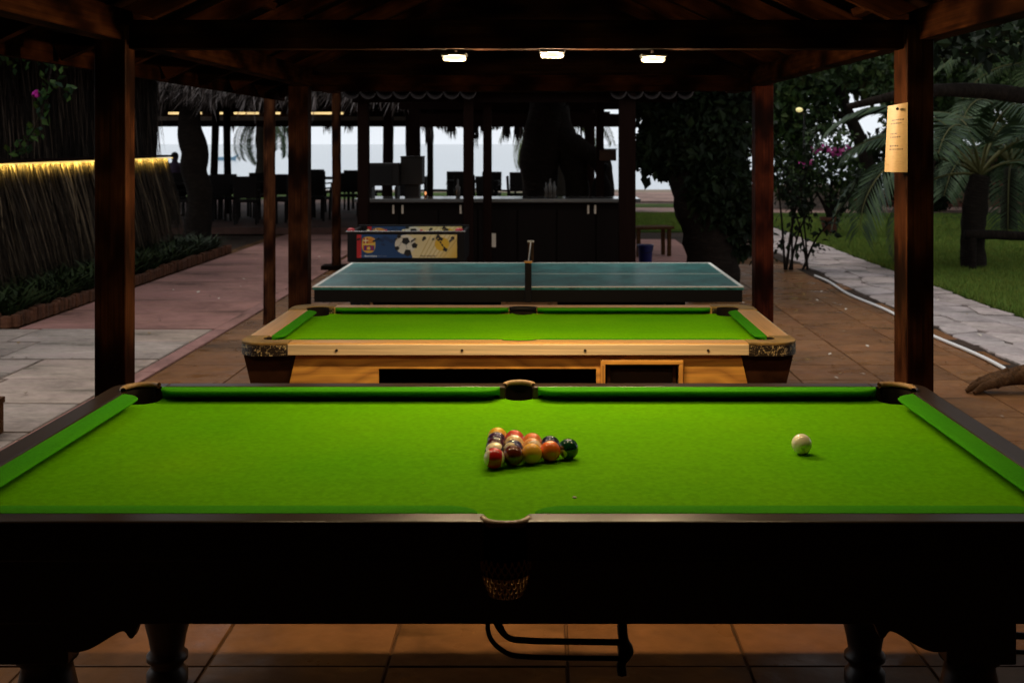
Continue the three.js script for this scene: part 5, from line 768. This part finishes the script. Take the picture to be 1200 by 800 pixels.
  big('added tall spreading tree that shades the lawn from outside the garden', [13.5, 0, -12], [[0, 0, 0], [-0.2, 2.5, 0], [-1.2, 5, 0]], [0.35, 0.28, 0.2], [[[[-0.8, 4.2, 0], [-3, 5.4, -1], [-6, 6, -2]], [0.2, 0.13, 0.06]], [[[-0.8, 4.2, 0], [-2.5, 5.3, -5], [-4, 6, -9]], [0.2, 0.12, 0.06]]], [[-2.2, 6.2, -2, 4.0, 1.1, 5.5, 1800], [-1.4, 6.2, -9, 4.0, 1.1, 5, 1700]], 0.3, 221, DARKG, 'shade trees in the garden');  // out-of-view canopy added to cut sky light on the lawn
  big('added tall spreading tree that shades the thatched bar', [-8.8, 0, -13], [[0, 0, 0], [0.2, 3, 0], [0.8, 5, 0]], [0.35, 0.28, 0.2], [[[[0.5, 4.4, 0], [2.5, 5.4, -1], [5, 6, -2]], [0.18, 0.12, 0.06]], [[[0.5, 4.4, 0], [2, 5.4, -3], [3, 6, -6]], [0.18, 0.12, 0.06]]], [[0.4, 6, -0.5, 3.0, 0.9, 4.0, 1600], [0.8, 6, -5, 3.0, 0.9, 3.0, 1200], [-1, 5.8, 3, 3, 0.9, 3.5, 1000]], 0.3, 231, DARKG, 'added shade trees by the thatched bar');  // overhead canopy added to keep sky light off the thatch
  big('dense tree filling the sky beside the boundary wall', [9.9, 0, -29.8], [[0, 0, 0], [0.05, 1.4, 0], [-0.1, 3, 0]], [0.16, 0.13, 0.1], [[[[0, 1.6, 0], [0.8, 2.5, 0.2], [1.5, 3, 0.2]], [0.08, 0.05, 0.03]]], [[0.0, 3.1, 0, 1.9, 0.85, 1.2, 1900], [1.4, 2.2, 0, 1.0, 0.6, 0.8, 700], [-0.9, 2.2, 0, 0.6, 0.4, 0.6, 260], [2.8, 3.0, 0, 1.6, 0.9, 1.0, 1100]], 0.12, 241, GREEN, 'shade trees in the garden');
  [[7.2, -34.5, 'added tall leafy tree behind the low pale wall'], [11.6, -35, 'added tall leafy tree behind the boundary wall corner'], [16, -34, 'added tall leafy tree farther along the boundary wall'], [20.5, -31, 'added tall leafy tree at the end of the boundary wall']].forEach(([x, z, label], k) => big(label, [x, 0, z], [[0, 0, 0], [0.1, 2.5, 0], [-0.1, 5, 0]], [0.26, 0.2, 0.13], [[[[0, 3, 0], [1.2, 4.5, 0.3], [2, 5.6, 0.3]], [0.13, 0.09, 0.05]], [[[0, 2.6, 0], [-1.3, 4.2, 0.3], [-2, 5.4, 0.2]], [0.13, 0.09, 0.05]]], [[0, 6.4, 0, 3.0, 2.6, 2.4, 2400], [1.4, 4.2, 0, 1.8, 1.2, 1.6, 900], [-1.4, 4.0, 0, 1.7, 1.1, 1.6, 800]], 0.24, 251 + k * 13, GREEN, 'added tall trees beyond the garden'));  // row added mainly to darken the sky mirrored in the rails
  // hedge-like shrubs along the far wall
  const sh = (label, x, z, blobs, seed, cols = GREEN) => { const t = thing('garden_shrub', label, 'shrub', [x, 0, z], 0, 'shrubs along the garden wall'); mesh('stem', taper([[0, 0, 0], [0.03, 0.4, 0], [0, 0.8, 0]], [0.04, 0.03, 0.02], 8, 6, 0.1, seed), M.barkDark, t); mesh('foliage', leafCloud(blobs, 0.1, seed, cols), M.leaf, t); };
  sh('rounded green shrub at the start of the garden wall', 6.35, -30.4, [[0, 0.75, 0, 0.6, 0.6, 0.5, 420], [0.2, 1.5, 0, 0.4, 0.4, 0.4, 160]], 201);
  sh('dark shrub beneath the arching bough', 8.3, -29.4, [[0, 0.8, 0, 0.7, 0.7, 0.5, 620], [0.1, 1.6, 0, 0.5, 0.4, 0.5, 300]], 202, DARKG);
  sh('dark shrub filling the wall corner behind the post', 9.6, -29.2, [[0, 0.9, 0, 0.9, 0.9, 0.6, 900]], 203, DARKG);
  sh('broad dark shrub behind the second palm', 11.8, -28.4, [[0, 0.9, 0, 1.4, 1.0, 0.7, 1500]], 204, DARKG);
  const w = thing('garden_wall', 'low pale pinkish wall closing the garden', 'wall', [7.0, 0, -30.9]); mesh('wall', box(4.6, 0.55, 0.2, -0.6, 0.275, 0), M.paleWall, w); mesh('coping', box(4.66, 0.06, 0.26, -0.6, 0.58, 0, 'x', 0.01), M.paleWall, w);
  const bw = thing('boundary_wall', 'tall reddish brown boundary wall behind the palms', 'wall', [14.5, 0, -31.5]); mesh('wall', box(11, 1.55, 0.22, 0, 0.775, 0), M.brickWall, bw); mesh('coping', box(11.1, 0.08, 0.3, 0, 1.59, 0, 'x', 0.01), M.brickWall, bw);
  struct('brick_path', box(12, 0.05, 1.2, 9.5, -0.021, -29.4), M.pinkPath);
  const gl = thing('garden_lamp', 'yellow glowing globe lamp on a thin pole among the trees', 'lamp', [5.35, 0, -24.5]);
  mesh('pole', new THREE.CylinderGeometry(0.02, 0.03, 2.3, 10).translate(0, 1.15, 0), M.iron, gl); mesh('lamp_globe', new THREE.SphereGeometry(0.06, 16, 12).scale(1.2, 0.8, 1).translate(-0.1, 2.36, 0), mat({ color: lin(0.9, 0.8, 0.4), emissive: lin(0.6, 0.5, 0.2) }), gl); mesh('arm', box(0.12, 0.02, 0.02, -0.05, 2.29, 0), M.iron, gl);
  const pl = new THREE.PointLight(new THREE.Color().setRGB(1, 0.8, 0.3), 0.25, 0, 2); pl.position.set(5.25, 2.36, -24.5); pl.castShadow = true; scene.add(pl);
}

// leaf litter and pale chips on the paving
{
  const r = rngOf(301), N = 150, g = leafCloud([[0, 0, 0, 0.001, 0.001, 0.001, 1]], 0.022, 302, [[0.5, 0.46, 0.4]], 1.5, 1), im = new THREE.InstancedMesh(g, M.leaf, N), m4 = new THREE.Matrix4(), c = new THREE.Color();
  im.name = 'leaf_litter'; im.userData = { label: 'scattered pale chips and dry leaf litter on the paving', category: 'litter', kind: 'stuff' }; im.castShadow = im.receiveShadow = true;
  for (let k = 0; k < N; k++) { const left = k % 3 === 0, s = rr(0.5, 1.5, r), x = left ? rr(-4.6, -2.4, r) : rr(1.7, 4.4, r), z = left ? rr(-18, -7, r) : rr(-15, -6.5, r); m4.makeRotationY(r() * 6.28).scale(V(s, s * 0.4, s)).setPosition(x, 0.008, z); im.setMatrixAt(k, m4); const q = r(); im.setColorAt(k, q < 0.4 ? c.setRGB(1, 0.95, 0.88) : c.setRGB(0.4, 0.28, 0.16)); }
  scene.add(im);
}

renderer.render(scene, camera);
